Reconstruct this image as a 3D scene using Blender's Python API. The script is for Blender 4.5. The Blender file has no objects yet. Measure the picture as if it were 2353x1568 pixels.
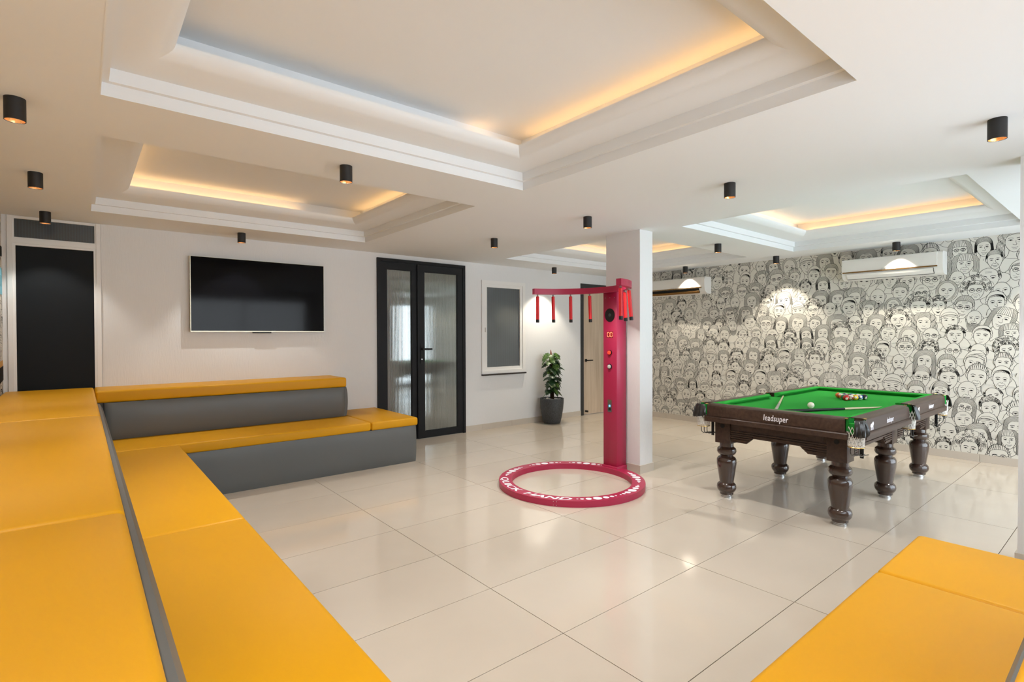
import bpy, bmesh, math, random
import numpy as np
from mathutils import Matrix, Vector

random.seed(7)
SC = bpy.context.scene
COL = SC.collection
PI = math.pi

# ------------------------------------------------------------------ camera
def camera():
    yaw, pitch, roll = math.radians(39.3745), math.radians(-0.65557), math.radians(-0.16855)
    f = Vector((math.sin(yaw) * math.cos(pitch), math.cos(yaw) * math.cos(pitch), math.sin(pitch)))
    r = Vector((math.cos(yaw), -math.sin(yaw), 0)); u = r.cross(f)
    r2 = r * math.cos(roll) + u * math.sin(roll); u2 = -r * math.sin(roll) + u * math.cos(roll)
    cd = bpy.data.cameras.new('camera'); cd.sensor_width = 36; cd.lens = 1207.8 / 2353 * 36
    cd.clip_start = 0.02; cd.clip_end = 200
    o = bpy.data.objects.new('camera', cd); COL.objects.link(o)
    m = Matrix((r2, u2, -f)).transposed().to_4x4(); m.translation = (0, 0, 1.4838)
    o.matrix_world = m
    SC.camera = o
camera()

# ------------------------------------------------------------------ world, daylight, exposure
w = bpy.data.worlds.new('sky'); SC.world = w; w.use_nodes = True
wn = w.node_tree.nodes; bg = wn['Background']
bg.inputs[0].default_value = (0.80, 0.90, 1.0, 1); bg.inputs[1].default_value = 1.0
SC.view_settings.view_transform = 'Standard'; SC.view_settings.look = 'None'
SC.view_settings.exposure = 1.74; SC.view_settings.gamma = 1.0
SC.view_settings.use_curve_mapping = False
SC.cycles.use_denoising = True
SC.cycles.max_bounces = 6; SC.cycles.diffuse_bounces = 5; SC.cycles.glossy_bounces = 3; SC.cycles.transmission_bounces = 2
SC.cycles.use_adaptive_sampling = True; SC.cycles.adaptive_threshold = 0.09; SC.cycles.adaptive_min_samples = 16
SC.cycles.caustics_reflective = False; SC.cycles.caustics_refractive = False

def area(name, loc, rot, sx, sy, power, col, spread):
    l = bpy.data.lights.new(name, 'AREA'); l.shape = 'RECTANGLE'; l.size = sx; l.size_y = sy
    l.energy = power; l.color = col; l.spread = math.radians(spread)
    o = bpy.data.objects.new(name, l); COL.objects.link(o); o.location = loc; o.rotation_euler = rot
    return o
# daylight from the terrace opening; unseen strip window behind the camera added as fill
area('daylight_terrace_doors', (6.42, -0.46, 1.25), (PI / 2, 0, 0), 2.9, 2.2, 9.0, (0.80, 0.92, 1.0), 120)
area('added_strip_window_fill', (2.3, -0.46, 1.75), (PI / 2, 0, 0), 4.2, 1.15, 7.0, (0.90, 0.96, 1.0), 110)

# ------------------------------------------------------------------ materials
MATS = {}
def mat(name, col, rough=0.5, metal=0.0, spec=0.5, emit=None, estr=0.0, coat=0.0):
    if name in MATS: return MATS[name]
    m = bpy.data.materials.new(name); m.use_nodes = True
    b = m.node_tree.nodes['Principled BSDF']
    b.inputs['Base Color'].default_value = (*col, 1); b.inputs['Roughness'].default_value = rough
    b.inputs['Metallic'].default_value = metal; b.inputs['Specular IOR Level'].default_value = spec
    b.inputs['Coat Weight'].default_value = coat; b.inputs['Coat Roughness'].default_value = 0.08
    if emit: b.inputs['Emission Color'].default_value = (*emit, 1); b.inputs['Emission Strength'].default_value = estr
    if emit and name != 'warm_led_strip': m.cycles.emission_sampling = 'NONE'
    MATS[name] = m; return m
def nodes(m): return m.node_tree.nodes, m.node_tree.links, m.node_tree.nodes['Principled BSDF']
def coords(m, scale=(1, 1, 1)):
    n, l, b = nodes(m)
    g = n.new('ShaderNodeNewGeometry'); mp = n.new('ShaderNodeMapping'); mp.inputs['Scale'].default_value = scale
    l.new(g.outputs['Position'], mp.inputs['Vector']); return mp.outputs[0]
def objcoords(m, scale=(1, 1, 1)):
    n, l, b = nodes(m)
    g = n.new('ShaderNodeTexCoord'); mp = n.new('ShaderNodeMapping'); mp.inputs['Scale'].default_value = scale
    l.new(g.outputs['Object'], mp.inputs['Vector']); return mp.outputs[0]
def noise_bump(m, scale, nscale, strength, dist=0.002, detail=4, co=None):
    n, l, b = nodes(m)
    v = co or coords(m, scale); t = n.new('ShaderNodeTexNoise'); t.inputs['Scale'].default_value = nscale
    t.inputs['Detail'].default_value = detail; l.new(v, t.inputs['Vector'])
    bp = n.new('ShaderNodeBump'); bp.inputs['Strength'].default_value = strength; bp.inputs['Distance'].default_value = dist
    l.new(t.outputs[0], bp.inputs['Height']); l.new(bp.outputs[0], b.inputs['Normal']); return t
def noise_color(m, c1, c2, scale, nscale, lo=0.35, hi=0.65, detail=3, co=None):
    n, l, b = nodes(m)
    v = co or coords(m, scale); t = n.new('ShaderNodeTexNoise'); t.inputs['Scale'].default_value = nscale
    t.inputs['Detail'].default_value = detail; l.new(v, t.inputs['Vector'])
    r = n.new('ShaderNodeValToRGB'); r.color_ramp.elements[0].position = lo; r.color_ramp.elements[1].position = hi
    r.color_ramp.elements[0].color = (*c1, 1); r.color_ramp.elements[1].color = (*c2, 1)
    l.new(t.outputs[0], r.inputs[0]); l.new(r.outputs[0], b.inputs['Base Color']); return r

M_WALL = mat('textured_white_plaster', (0.75, 0.75, 0.75), 0.85, spec=0.2)
noise_bump(M_WALL, (1, 1, 0.14), 110, 0.5, 0.004)
M_PLAIN = mat('smooth_wall_paint', (0.74, 0.72, 0.68), 0.8, spec=0.2)
M_CEIL = mat('ceiling_paint', (0.805, 0.825, 0.84), 0.85, spec=0.2)
M_PAPER = mat('mural_paper', (0.70, 0.675, 0.61), 0.8, spec=0.15)
M_INK = mat('mural_ink', (0.018, 0.017, 0.017), 0.8, spec=0.1)
M_TILE = mat('glazed_floor_tile', (0.62, 0.54, 0.45), 0.10, spec=0.5)
def _tile():
    n, l, b = nodes(M_TILE)
    oi = n.new('ShaderNodeObjectInfo'); r = n.new('ShaderNodeValToRGB')
    r.color_ramp.elements[0].color = (0.585, 0.505, 0.415, 1); r.color_ramp.elements[1].color = (0.615, 0.535, 0.445, 1)
    l.new(oi.outputs['Random'], r.inputs[0])
    t = n.new('ShaderNodeTexNoise'); t.inputs['Scale'].default_value = 3.0; t.inputs['Detail'].default_value = 5
    l.new(coords(M_TILE), t.inputs['Vector'])
    mx = n.new('ShaderNodeMix'); mx.data_type = 'RGBA'; mx.blend_type = 'MULTIPLY'; mx.inputs[0].default_value = 0.10
    l.new(r.outputs[0], mx.inputs[6]); l.new(t.outputs[0], mx.inputs[7]); l.new(mx.outputs[2], b.inputs['Base Color'])
_tile()
M_GROUT = mat('floor_grout', (0.13, 0.10, 0.065), 0.9)
M_BASE = mat('skirting_tile', (0.56, 0.50, 0.43), 0.3)
M_ORANGE = mat('orange_leatherette', (0.665, 0.315, 0.004), 0.45, spec=0.25)
noise_bump(M_ORANGE, (1, 1, 1), 380, 0.12, 0.0006, 2)
M_GREY = mat('grey_leatherette', (0.120, 0.126, 0.124), 0.42, spec=0.4)
noise_bump(M_GREY, (1, 1, 1), 380, 0.12, 0.0006, 2)
M_UPVC = mat('white_upvc', (0.80, 0.79, 0.77), 0.35)
M_BLKPANEL = mat('charcoal_door_panel', (0.010, 0.012, 0.014), 0.7, spec=0.2)
M_BLKALU = mat('black_aluminium', (0.008, 0.008, 0.009), 0.45, spec=0.25)
M_DKFRAME = mat('dark_grey_frame', (0.035, 0.036, 0.036), 0.5)
M_SCREEN = mat('television_screen', (0.003, 0.003, 0.004), 0.08, spec=0.12)
M_BEZEL = mat('champagne_bezel', (0.55, 0.50, 0.38), 0.35, metal=0.9)
M_BLACK = mat('black_plastic', (0.010, 0.010, 0.010), 0.5, spec=0.3)
M_STEEL = mat('brushed_steel', (0.62, 0.62, 0.62), 0.3, metal=1.0)
M_CHROME = mat('chrome', (0.8, 0.8, 0.82), 0.12, metal=1.0)
M_MAG = mat('magenta_metal', (0.40, 0.016, 0.066), 0.38, spec=0.5)
M_RED = mat('red_baton_foam', (0.62, 0.008, 0.012), 0.5)
M_WHITEPRINT = mat('white_print', (0.85, 0.82, 0.87), 0.5)
M_LED = mat('red_led', (0.9, 0.1, 0.05), 0.5, emit=(1, 0.12, 0.06), estr=1.6)
M_REDBTN = mat('lit_red_button', (0.9, 0.05, 0.02), 0.3, emit=(1, 0.03, 0.015), estr=0.45)
M_WHITEBTN = mat('white_button', (0.62, 0.58, 0.55), 0.35)
M_BLUELED = mat('blue_led', (0.1, 0.4, 1), 0.3, emit=(0.1, 0.45, 1), estr=1.0)
M_CLOTH = mat('green_baize', (0.030, 0.33, 0.045), 0.95, spec=0.1)
noise_bump(M_CLOTH, (1, 1, 1), 700, 0.15, 0.0006, 2)
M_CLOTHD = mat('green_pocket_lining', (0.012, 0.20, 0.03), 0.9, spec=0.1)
M_WOOD = mat('dark_walnut_laminate', (0.060, 0.032, 0.022), 0.36, spec=0.35)
noise_color(M_WOOD, (0.036, 0.019, 0.013), (0.066, 0.037, 0.026), (1, 1, 1), 1, 0.3, 0.7, co=objcoords(M_WOOD, (3, 40, 40)))
M_LEG = mat('polished_dark_wood', (0.045, 0.024, 0.017), 0.16, spec=0.6, coat=0.5)
M_LEATHER = mat('black_pocket_leather', (0.018, 0.017, 0.017), 0.28, spec=0.6)
M_NET = mat('white_cotton_net', (0.78, 0.75, 0.70), 0.9)
M_BRASS = mat('brass', (0.72, 0.48, 0.16), 0.3, metal=1.0)
M_WIRE = mat('dark_wire', (0.10, 0.095, 0.09), 0.35, metal=0.8)
M_AC = mat('air_conditioner_plastic', (0.80, 0.78, 0.74), 0.28)
M_ACTRIM = mat('bronze_trim', (0.30, 0.17, 0.06), 0.25, metal=0.9)
M_SPOT = mat('matt_black_lamp', (0.014, 0.013, 0.013), 0.55)
M_COPPER = mat('glowing_copper_reflector', (0.85, 0.42, 0.18), 0.25, metal=1.0, emit=(1.0, 0.42, 0.12), estr=0.12)  # weak emission stands in for the bulb's light on the copper
M_BULB = mat('warm_bulb', (1, 0.8, 0.5), 0.5, emit=(1.0, 0.68, 0.36), estr=4.0)
M_COVE = mat('warm_led_strip', (1, 0.7, 0.4), 0.5, emit=(1.0, 0.56, 0.22), estr=1.7)
M_POT = mat('dark_stone_pot', (0.045, 0.048, 0.052), 0.5)
noise_color(M_POT, (0.035, 0.038, 0.042), (0.075, 0.08, 0.085), (1, 1, 1), 60, 0.4, 0.75)
M_PEBBLE = mat('white_pebble', (0.82, 0.80, 0.76), 0.6)
M_POLE = mat('coir_pole', (0.035, 0.020, 0.012), 0.95, spec=0.1)
noise_bump(M_POLE, (1, 1, 1), 120, 0.8, 0.006)
M_LEAFD = mat('dark_green_leaf', (0.018, 0.055, 0.018), 0.4)
M_LEAFM = mat('mid_green_leaf', (0.045, 0.13, 0.022), 0.4)
M_LEAFL = mat('pale_variegated_leaf', (0.40, 0.46, 0.25), 0.45)
noise_color(M_LEAFD, (0.012, 0.040, 0.014), (0.045, 0.10, 0.035), (1, 1, 1), 25, 0.4, 0.7)
noise_color(M_LEAFM, (0.03, 0.09, 0.015), (0.14, 0.24, 0.045), (1, 1, 1), 25, 0.4, 0.7)
noise_color(M_LEAFL, (0.12, 0.20, 0.07), (0.55, 0.58, 0.38), (1, 1, 1), 18, 0.42, 0.55)
M_SHOOT = mat('pink_new_shoot', (0.45, 0.16, 0.10), 0.5)
M_OAK = mat('pale_oak_laminate', (0.60, 0.47, 0.34), 0.5, spec=0.3)
noise_color(M_OAK, (0.52, 0.40, 0.285), (0.66, 0.535, 0.405), (1, 1, 1), 1, 0.3, 0.7, 5, co=coords(M_OAK, (16, 16, 1.1)))
M_CUE = mat('ash_cue_shaft', (0.66, 0.52, 0.34), 0.3)
M_CUEG = mat('silver_cue_butt', (0.34, 0.31, 0.28), 0.3)
M_BLUE = mat('mural_blue', (0.20, 0.50, 0.62), 0.8)
M_BALLW = mat('ivory_ball', (0.82, 0.76, 0.64), 0.1)

def reeded(name, base, refl, freq, rough):
    m = bpy.data.materials.new(name); m.use_nodes = True
    n, l, b = nodes(m)
    b.inputs['Base Color'].default_value = (*base, 1); b.inputs['Roughness'].default_value = 0.5
    gl = n.new('ShaderNodeBsdfAnisotropic'); gl.inputs['Color'].default_value = (0.86, 0.90, 0.88, 1)
    gl.inputs['Roughness'].default_value = rough
    mx = n.new('ShaderNodeMixShader'); mx.inputs[0].default_value = refl
    wv = n.new('ShaderNodeTexWave'); wv.wave_type = 'BANDS'; wv.bands_direction = 'X'
    wv.inputs['Scale'].default_value = freq; l.new(coords(m), wv.inputs['Vector'])
    bp = n.new('ShaderNodeBump'); bp.inputs['Strength'].default_value = 0.10; bp.inputs['Distance'].default_value = 0.0016
    l.new(wv.outputs['Fac'], bp.inputs['Height']); l.new(bp.outputs[0], gl.inputs['Normal'])
    rp = n.new('ShaderNodeValToRGB')
    rp.color_ramp.elements[0].color = (*[c * 0.55 for c in base], 1); rp.color_ramp.elements[1].color = (*base, 1)
    l.new(wv.outputs['Fac'], rp.inputs[0]); l.new(rp.outputs[0], b.inputs['Base Color'])
    l.new(b.outputs[0], mx.inputs[1]); l.new(gl.outputs[0], mx.inputs[2])
    l.new(mx.outputs[0], n['Material Output'].inputs['Surface'])
    return m
M_REED = reeded('reeded_glass', (0.115, 0.125, 0.112), 0.26, 15, 0.05)
M_REED2 = reeded('reeded_window_glass', (0.055, 0.072, 0.095), 0.14, 15, 0.12)
M_REED3 = reeded('reeded_transom_glass', (0.016, 0.028, 0.040), 0.08, 15, 0.2)
def pane_mat():
    m = bpy.data.materials.new('clear_pane'); m.use_nodes = True
    n, l, b = nodes(m); tr = n.new('ShaderNodeBsdfTransparent'); mx = n.new('ShaderNodeMixShader'); mx.inputs[0].default_value = 0.92
    b.inputs['Roughness'].default_value = 0.02; b.inputs['Base Color'].default_value = (0.3, 0.35, 0.36, 1)
    l.new(b.outputs[0], mx.inputs[1]); l.new(tr.outputs[0], mx.inputs[2]); l.new(mx.outputs[0], n['Material Output'].inputs['Surface'])
    return m
M_PANE = pane_mat()

# ------------------------------------------------------------------ mesh helpers
class MB:
    def __init__(s): s.v = []; s.f = []; s.m = []
    def add(s, v, f, mi=0):
        o = len(s.v); s.v += [tuple(p) for p in v]; s.f += [tuple(i + o for i in q) for q in f]; s.m += [mi] * len(f); return s
    def box(s, x0, x1, y0, y1, z0, z1, mi=0):
        v = [(x0, y0, z0), (x1, y0, z0), (x1, y1, z0), (x0, y1, z0), (x0, y0, z1), (x1, y0, z1), (x1, y1, z1), (x0, y1, z1)]
        return s.add(v, [(3, 2, 1, 0), (4, 5, 6, 7), (0, 1, 5, 4), (1, 2, 6, 5), (2, 3, 7, 6), (3, 0, 4, 7)], mi)
    def lathe(s, prof, n=24, c=(0, 0, 0), mi=0, cap=True):
        v = []; f = []
        for r, z in prof:
            for k in range(n):
                a = 2 * PI * k / n; v.append((c[0] + r * math.cos(a), c[1] + r * math.sin(a), c[2] + z))
        for i in range(len(prof) - 1):
            for k in range(n):
                k2 = (k + 1) % n; f.append((i * n + k, i * n + k2, (i + 1) * n + k2, (i + 1) * n + k))
        if cap:
            f.append(tuple(range(n - 1, -1, -1))); f.append(tuple((len(prof) - 1) * n + k for k in range(n)))
        return s.add(v, f, mi)
    def tube(s, pts, r, n=8, mi=0):
        pts = [Vector(p) for p in pts]; rs = r if isinstance(r, (list, tuple)) else [r] * len(pts)
        v = []; f = []; up = Vector((0.123, 0.35, 0.93)).normalized()
        for i, p in enumerate(pts):
            d = (pts[min(i + 1, len(pts) - 1)] - pts[max(i - 1, 0)]).normalized()
            a = d.cross(up)
            if a.length < 1e-3: a = d.cross(Vector((1, 0, 0)))
            a.normalize(); b = d.cross(a)
            for k in range(n):
                t = 2 * PI * k / n; v.append(p + (a * math.cos(t) + b * math.sin(t)) * rs[i])
        for i in range(len(pts) - 1):
            for k in range(n):
                k2 = (k + 1) % n; f.append((i * n + k, i * n + k2, (i + 1) * n + k2, (i + 1) * n + k))
        f.append(tuple(range(n - 1, -1, -1))); f.append(tuple((len(pts) - 1) * n + k for k in range(n)))
        return s.add(v, f, mi)
    def prism(s, poly, a0, a1, fn, mi=0):
        n = len(poly); v = [fn(p, a0) for p in poly] + [fn(p, a1) for p in poly]
        f = [tuple(range(n)), tuple(range(2 * n - 1, n - 1, -1))] + [(i, n + i, n + (i + 1) % n, (i + 1) % n) for i in range(n)]
        return s.add(v, f, mi)
    def mesh(s, name, mats, smooth=False, fix=True):
        me = bpy.data.meshes.new(name); me.from_pydata(s.v, [], s.f)
        for m in (mats if isinstance(mats, (list, tuple)) else [mats]): me.materials.append(m)
        if any(s.m): me.polygons.foreach_set('material_index', s.m)
        if fix:
            bm = bmesh.new(); bm.from_mesh(me); bmesh.ops.recalc_face_normals(bm, faces=bm.faces); bm.to_mesh(me); bm.free()
        if smooth: auto_smooth(me)
        me.update(); return me
    def build(s, name, mats, parent=None, smooth=False, loc=None, fix=True):
        return link(name, s.mesh(name, mats, smooth, fix), parent, loc)
def auto_smooth(me, ang=35):
    me.polygons.foreach_set('use_smooth', [True] * len(me.polygons))
    try: me.set_sharp_from_angle(angle=math.radians(ang))
    except Exception: pass
def link(name, data, parent=None, loc=None, rot=None):
    o = bpy.data.objects.new(name, data); COL.objects.link(o)
    if parent: o.parent = parent
    if loc is not None: o.location = loc
    if rot is not None: o.rotation_euler = rot
    return o
def empty(name, loc=(0, 0, 0), rz=0): return link(name, None, None, loc, (0, 0, rz))
def tag(o, label, cat, group=None):
    o['label'] = label; o['category'] = cat
    if group: o['group'] = group
    return o
def struct(o, label=None, cat=None):
    o['kind'] = 'structure'
    if label: o['label'] = label
    if cat: o['category'] = cat
    return o
def bevel_box(x0, x1, y0, y1, z0, z1, r, seg=3, name='b', m=None, sub=0, sag=0.0):
    bm = bmesh.new(); bmesh.ops.create_cube(bm, size=1)
    for v in bm.verts: v.co = ((x0 + x1) / 2 + v.co.x * (x1 - x0), (y0 + y1) / 2 + v.co.y * (y1 - y0), (z0 + z1) / 2 + v.co.z * (z1 - z0))
    bmesh.ops.bevel(bm, geom=bm.edges[:], offset=r, segments=seg, profile=0.5, affect='EDGES')
    me = bpy.data.meshes.new(name); bm.to_mesh(me); bm.free()
    if m: me.materials.append(m)
    auto_smooth(me, 50); return me
def text_mesh(s, size, shear=0.0, bold=0.0, sx=1.0, extrude=0.0, spacing=1.0):
    c = bpy.data.curves.new('t', 'FONT'); c.body = s; c.size = size; c.shear = shear; c.offset = bold; c.extrude = extrude
    c.align_x = 'CENTER'; c.align_y = 'CENTER'; c.space_character = spacing; c.resolution_u = 3
    o = bpy.data.objects.new('t', c); COL.objects.link(o); bpy.context.view_layer.update()
    me = bpy.data.meshes.new_from_object(o.evaluated_get(bpy.context.evaluated_depsgraph_get()))
    bpy.data.objects.remove(o); bpy.data.curves.remove(c)
    for v in me.vertices: v.co.x *= sx
    return me

def embolden(me, d):
    b = MB(); base = [tuple(v.co) for v in me.vertices]; fs = [tuple(p.vertices) for p in me.polygons]
    for k, dx in enumerate((-d, 0, d)): b.add([(x + dx, y, k * .0002) for x, y, z in base], fs)
    return b.mesh(me.name, [], fix=False)
# ------------------------------------------------------------------ room dimensions (metres, camera over the origin)
XL, XR, YN, YB, H = -0.55, 8.03, -0.50, 6.65, 2.60

# floor: slab with each tile laid on it
floor = struct(MB().box(XL - 0.15, XR + 0.15, YN - 0.15, YB + 0.15, -0.12, -0.004).build('floor', M_GROUT))
def floor_tiles():
    g = 0.0022; full = None
    kx0 = math.floor((XL - 1.840) / 1.2); ky0 = math.floor((YN - 1.847) / 0.6)
    for i in range(kx0, 8):
        xa = 1.840 + 1.2 * i; xb = xa + 1.2
        if xa > XR - 0.02: continue
        for j in range(ky0, 10):
            ya = 1.847 + 0.6 * j; yb = ya + 0.6
            if ya > YB - 0.02: continue
            x0, x1, y0, y1 = max(xa + g, XL), min(xb - g, XR), max(ya + g, YN), min(yb - g, YB)
            if x1 - x0 < 0.02 or y1 - y0 < 0.02: continue
            if x1 - x0 > 1.19 and y1 - y0 > 0.59:
                if full is None: full = MB().box(-(0.6 - g), 0.6 - g, -(0.3 - g), 0.3 - g, -0.0038, 0).mesh('tile', M_TILE)
                me = full
            else:
                hx, hy = (x1 - x0) / 2, (y1 - y0) / 2
                me = MB().box(-hx, hx, -hy, hy, -0.0038, 0).mesh('tile', M_TILE)
            link('tile', me, floor, ((x0 + x1) / 2, (y0 + y1) / 2, 0))
floor_tiles()

# back wall with its openings
D1 = (-0.515, 0.165); D2 = (3.095, 4.522, 2.538); W1 = (4.838, 5.732, 0.845, 2.345); D3 = (7.08, 8.005, 2.425)
b = MB(); T = 0.16
b.box(XL, D1[0], YB, YB + T, 0, H); b.box(D1[1], D2[0], YB, YB + T, 0, H)
b.box(D2[0], D2[1], YB, YB + T, D2[2], H); b.box(D2[1], W1[0], YB, YB + T, 0, H)
b.box(W1[0], W1[1], YB, YB + T, 0, W1[2]); b.box(W1[0], W1[1], YB, YB + T, W1[3], H)
b.box(W1[1], D3[0], YB, YB + T, 0, H); b.box(D3[0], D3[1], YB, YB + T, D3[2], H); b.box(D3[1], XR, YB, YB + T, 0, H)
struct(b.build('wall_back', M_WALL))
wall_right = struct(MB().box(XR, XR + T, YN, YB + T, 0, H + 0.4).build('wall_right', M_PAPER))
wall_left = struct(MB().box(XL - T, XL, YN, YB + T, 0, H + 0.4).build('wall_left', M_PAPER))
# near wall: unseen strip window over the sofa added for light, glazed terrace opening on the right
b = MB()
b.box(XL, 0.15, YN - T, YN, 0, H); b.box(0.15, 4.45, YN - T, YN, 0, 1.15); b.box(0.15, 4.45, YN - T, YN, 2.35, H)
b.box(4.45, 4.95, YN - T, YN, 0, H); b.box(4.95, 7.9, YN - T, YN, 2.4, H); b.box(7.9, XR, YN - T, YN, 0, H)
struct(b.build('wall_front', M_PLAIN))
def near_glazing(name, x0, x1, z0, z1, n):
    f = MB(); fw = 0.05; y0, y1 = YN - 0.12, YN - 0.06
    f.box(x0, x1, y0, y1, z0, z0 + fw); f.box(x0, x1, y0, y1, z1 - fw, z1)
    for k in range(n + 1):
        x = x0 + (x1 - x0 - fw) * k / n; f.box(x, x + fw, y0, y1, z0 + fw, z1 - fw)
    o = struct(f.build(name, M_BLKALU))
    for k in range(n):
        xa = x0 + (x1 - x0 - fw) * k / n + fw; xb = x0 + (x1 - x0 - fw) * (k + 1) / n
        MB().box(xa, xb, YN - 0.095, YN - 0.085, z0 + fw, z1 - fw).build('pane', M_PANE, o)
near_glazing('window_2_added', 0.15, 4.45, 1.15, 2.35, 3)  # out-of-view window, added to carry the fill light
near_glazing('window_3', 4.95, 7.9, 0.0, 2.4, 3)

# ceiling with four stepped coffers
CX = [(0.08, 2.65), (4.80, 7.46)]; CY = [(0.83, 3.09), (3.72, 6.00)]
def ceiling():
    xs = [XL - T, CX[0][0], CX[0][1], CX[1][0], CX[1][1], XR + T]; ys = [YN - T, CY[0][0], CY[0][1], CY[1][0], CY[1][1], YB + T]
    b = MB()
    for i in range(5):
        for j in range(5):
            if i in (1, 3) and j in (1, 3): continue
            b.box(xs[i], xs[i + 1], ys[j], ys[j + 1], H, H + 0.03)
    c = struct(b.build('ceiling', M_CEIL))
    MB().box(XL - T, XR + T, YN - T, YB + T, 3.02, 3.08).build('slab', M_CEIL, c)
    prof = [(-0.005, H - 0.0006), (0.002, H - 0.0006), (0.002, 2.660), (0.032, 2.660), (0.032, 2.722)]
    for k in range(1, 11):
        a = PI / 2 * k / 10; prof.append((0.034 + 0.233 * math.sin(a), 2.722 + 0.088 * (1 - math.cos(a))))
    prof += [(0.267, 2.815), (0.10, 2.815), (0.10, 2.93)]
    for xr in CX:
        for yr in CY:
            b = MB(); v = []; f = []
            for d, z in prof: v += [(xr[0] + d, yr[0] + d, z), (xr[1] - d, yr[0] + d, z), (xr[1] - d, yr[1] - d, z), (xr[0] + d, yr[1] - d, z)]
            for i in range(len(prof) - 1):
                for k in range(4):
                    k2 = (k + 1) % 4; f.append((i * 4 + k, i * 4 + k2, (i + 1) * 4 + k2, (i + 1) * 4 + k))
            b.add(v, f)
            me = b.mesh('coffer_moulding', M_CEIL, fix=True)
            auto_smooth(me, 28)
            link('coffer_moulding', me, c)
            MB().box(xr[0] + 0.05, xr[1] - 0.05, yr[0] + 0.05, yr[1] - 0.05, 2.93, 2.95).build('recess_panel', M_CEIL, c)
    # warm light strips lying in the coves
    def strip(x0, x1, y0, y1): MB().box(x0, x1, y0, y1, 2.817, 2.829).build('light_strip', M_COVE, c)
    def side(xr, yr, s, a=0.0, e=1.0):
        i0, i1 = 0.135, 0.150
        if s == '+x': strip(xr[1] - i1, xr[1] - i0, yr[0] + 0.2 + (yr[1] - yr[0] - 0.4) * a, yr[0] + 0.2 + (yr[1] - yr[0] - 0.4) * e)
        if s == '-x': strip(xr[0] + i0, xr[0] + i1, yr[0] + 0.2 + (yr[1] - yr[0] - 0.4) * a, yr[0] + 0.2 + (yr[1] - yr[0] - 0.4) * e)
        if s == '+y': strip(xr[0] + 0.2 + (xr[1] - xr[0] - 0.4) * a, xr[0] + 0.2 + (xr[1] - xr[0] - 0.4) * e, yr[1] - i1, yr[1] - i0)
        if s == '-y': strip(xr[0] + 0.2 + (xr[1] - xr[0] - 0.4) * a, xr[0] + 0.2 + (xr[1] - xr[0] - 0.4) * e, yr[0] + i0, yr[0] + i1)
    side(CX[0], CY[0], '+x'); side(CX[0], CY[0], '+y', 0.82, 0.9)
    side(CX[0], CY[1], '+x'); side(CX[0], CY[1], '+y', 0.0, 0.72); side(CX[0], CY[1], '-x')
    side(CX[1], CY[0], '+x'); side(CX[1], CY[0], '+y'); side(CX[1], CY[0], '-x', 0, .5)
    side(CX[1], CY[1], '+x'); side(CX[1], CY[1], '+y')
ceiling()

# columns and skirting
def skirting(name, horizontal, fixed, a0, a1, first, thick, parent=None, inward=-1, step=0.6):
    o = parent or struct(empty(name))
    cuts = [a0]; k = first
    while k < a1 - 0.01:
        if k > a0 + 0.01: cuts.append(k)
        k += step
    cuts.append(a1)
    for p, q in zip(cuts[:-1], cuts[1:]):
        p, q = p + 0.001, q - 0.001; f0, f1 = sorted((fixed, fixed + inward * thick))
        b = MB()
        if horizontal: b.box(p, q, f0, f1, 0.0, 0.09)
        else: b.box(f0, f1, p, q, 0.0, 0.09)
        b.build('skirting_tile', M_BASE, o)
    return o
skirting('baseboard_right', False, XR, -0.49, 6.64, 0.06 - 0.6, 0.012)
bb = skirting('baseboard_back', True, YB, D2[1] + 0.002, D3[0] - 0.002, 4.24, 0.012)
def column(x0, x1, y0, y1, label):
    b = MB().box(x0, x1, y0, y1, 0, H); o = struct(b.build('column', M_WALL), label, 'column')
    t = 0.012
    MB().box(x0 - t, x0, y0 - t, y1 + t, 0, 0.09).build('skirting_tile', M_BASE, o)
    MB().box(x1, x1 + t, y0 - t, y1 + t, 0, 0.09).build('skirting_tile', M_BASE, o)
    MB().box(x0, x1, y0 - t, y0, 0, 0.09).build('skirting_tile', M_BASE, o)
    MB().box(x0, x1, y1, y1 + t, 0, 0.09).build('skirting_tile', M_BASE, o)
column(4.59, 4.81, 3.452, 3.915, 'white plastered square column behind the magenta game machine')
column(4.59, 4.81, 0.03, 0.535, 'pale column cut off at the right edge beside the bench')

# ------------------------------------------------------------------ printed mural of line-drawn heads (flat print on the wallpaper)
class Print:
    def __init__(s, place): s.V = []; s.F = []; s.M = []; s.place = place; s.n = 0
    def _put(s, pts, lay): s.V.append(s.place(np.asarray(pts, float), lay)); o = s.n; s.n += len(pts); return o
    def fill(s, pts, lay, mi=0):
        pts = np.asarray(pts, float); c = pts.mean(0); o = s._put(np.vstack([pts, c]), lay); n = len(pts)
        s.F += [(o + i, o + (i + 1) % n, o + n) for i in range(n)]; s.M += [mi] * n
    def strip(s, A, B, lay, mi=0):
        n = len(A); o = s._put(np.vstack([A, B]), lay)
        s.F += [(o + i, o + i + 1, o + n + i + 1, o + n + i) for i in range(n - 1)]; s.M += [mi] * (n - 1)
    def line(s, pts, wd, lay, mi=1):
        pts = np.asarray(pts, float)
        d = np.gradient(pts, axis=0); L = np.hypot(d[:, 0], d[:, 1]) + 1e-9; nn = np.c_[-d[:, 1] / L, d[:, 0] / L] * wd / 2
        s.strip(pts + nn, pts - nn, lay, mi)
    def mesh(s, name, mats):
        me = bpy.data.meshes.new(name); me.from_pydata(np.vstack(s.V).tolist(), [], s.F)
        for m in mats: me.materials.append(m)
        me.polygons.foreach_set('material_index', s.M); me.update(); return me
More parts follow.
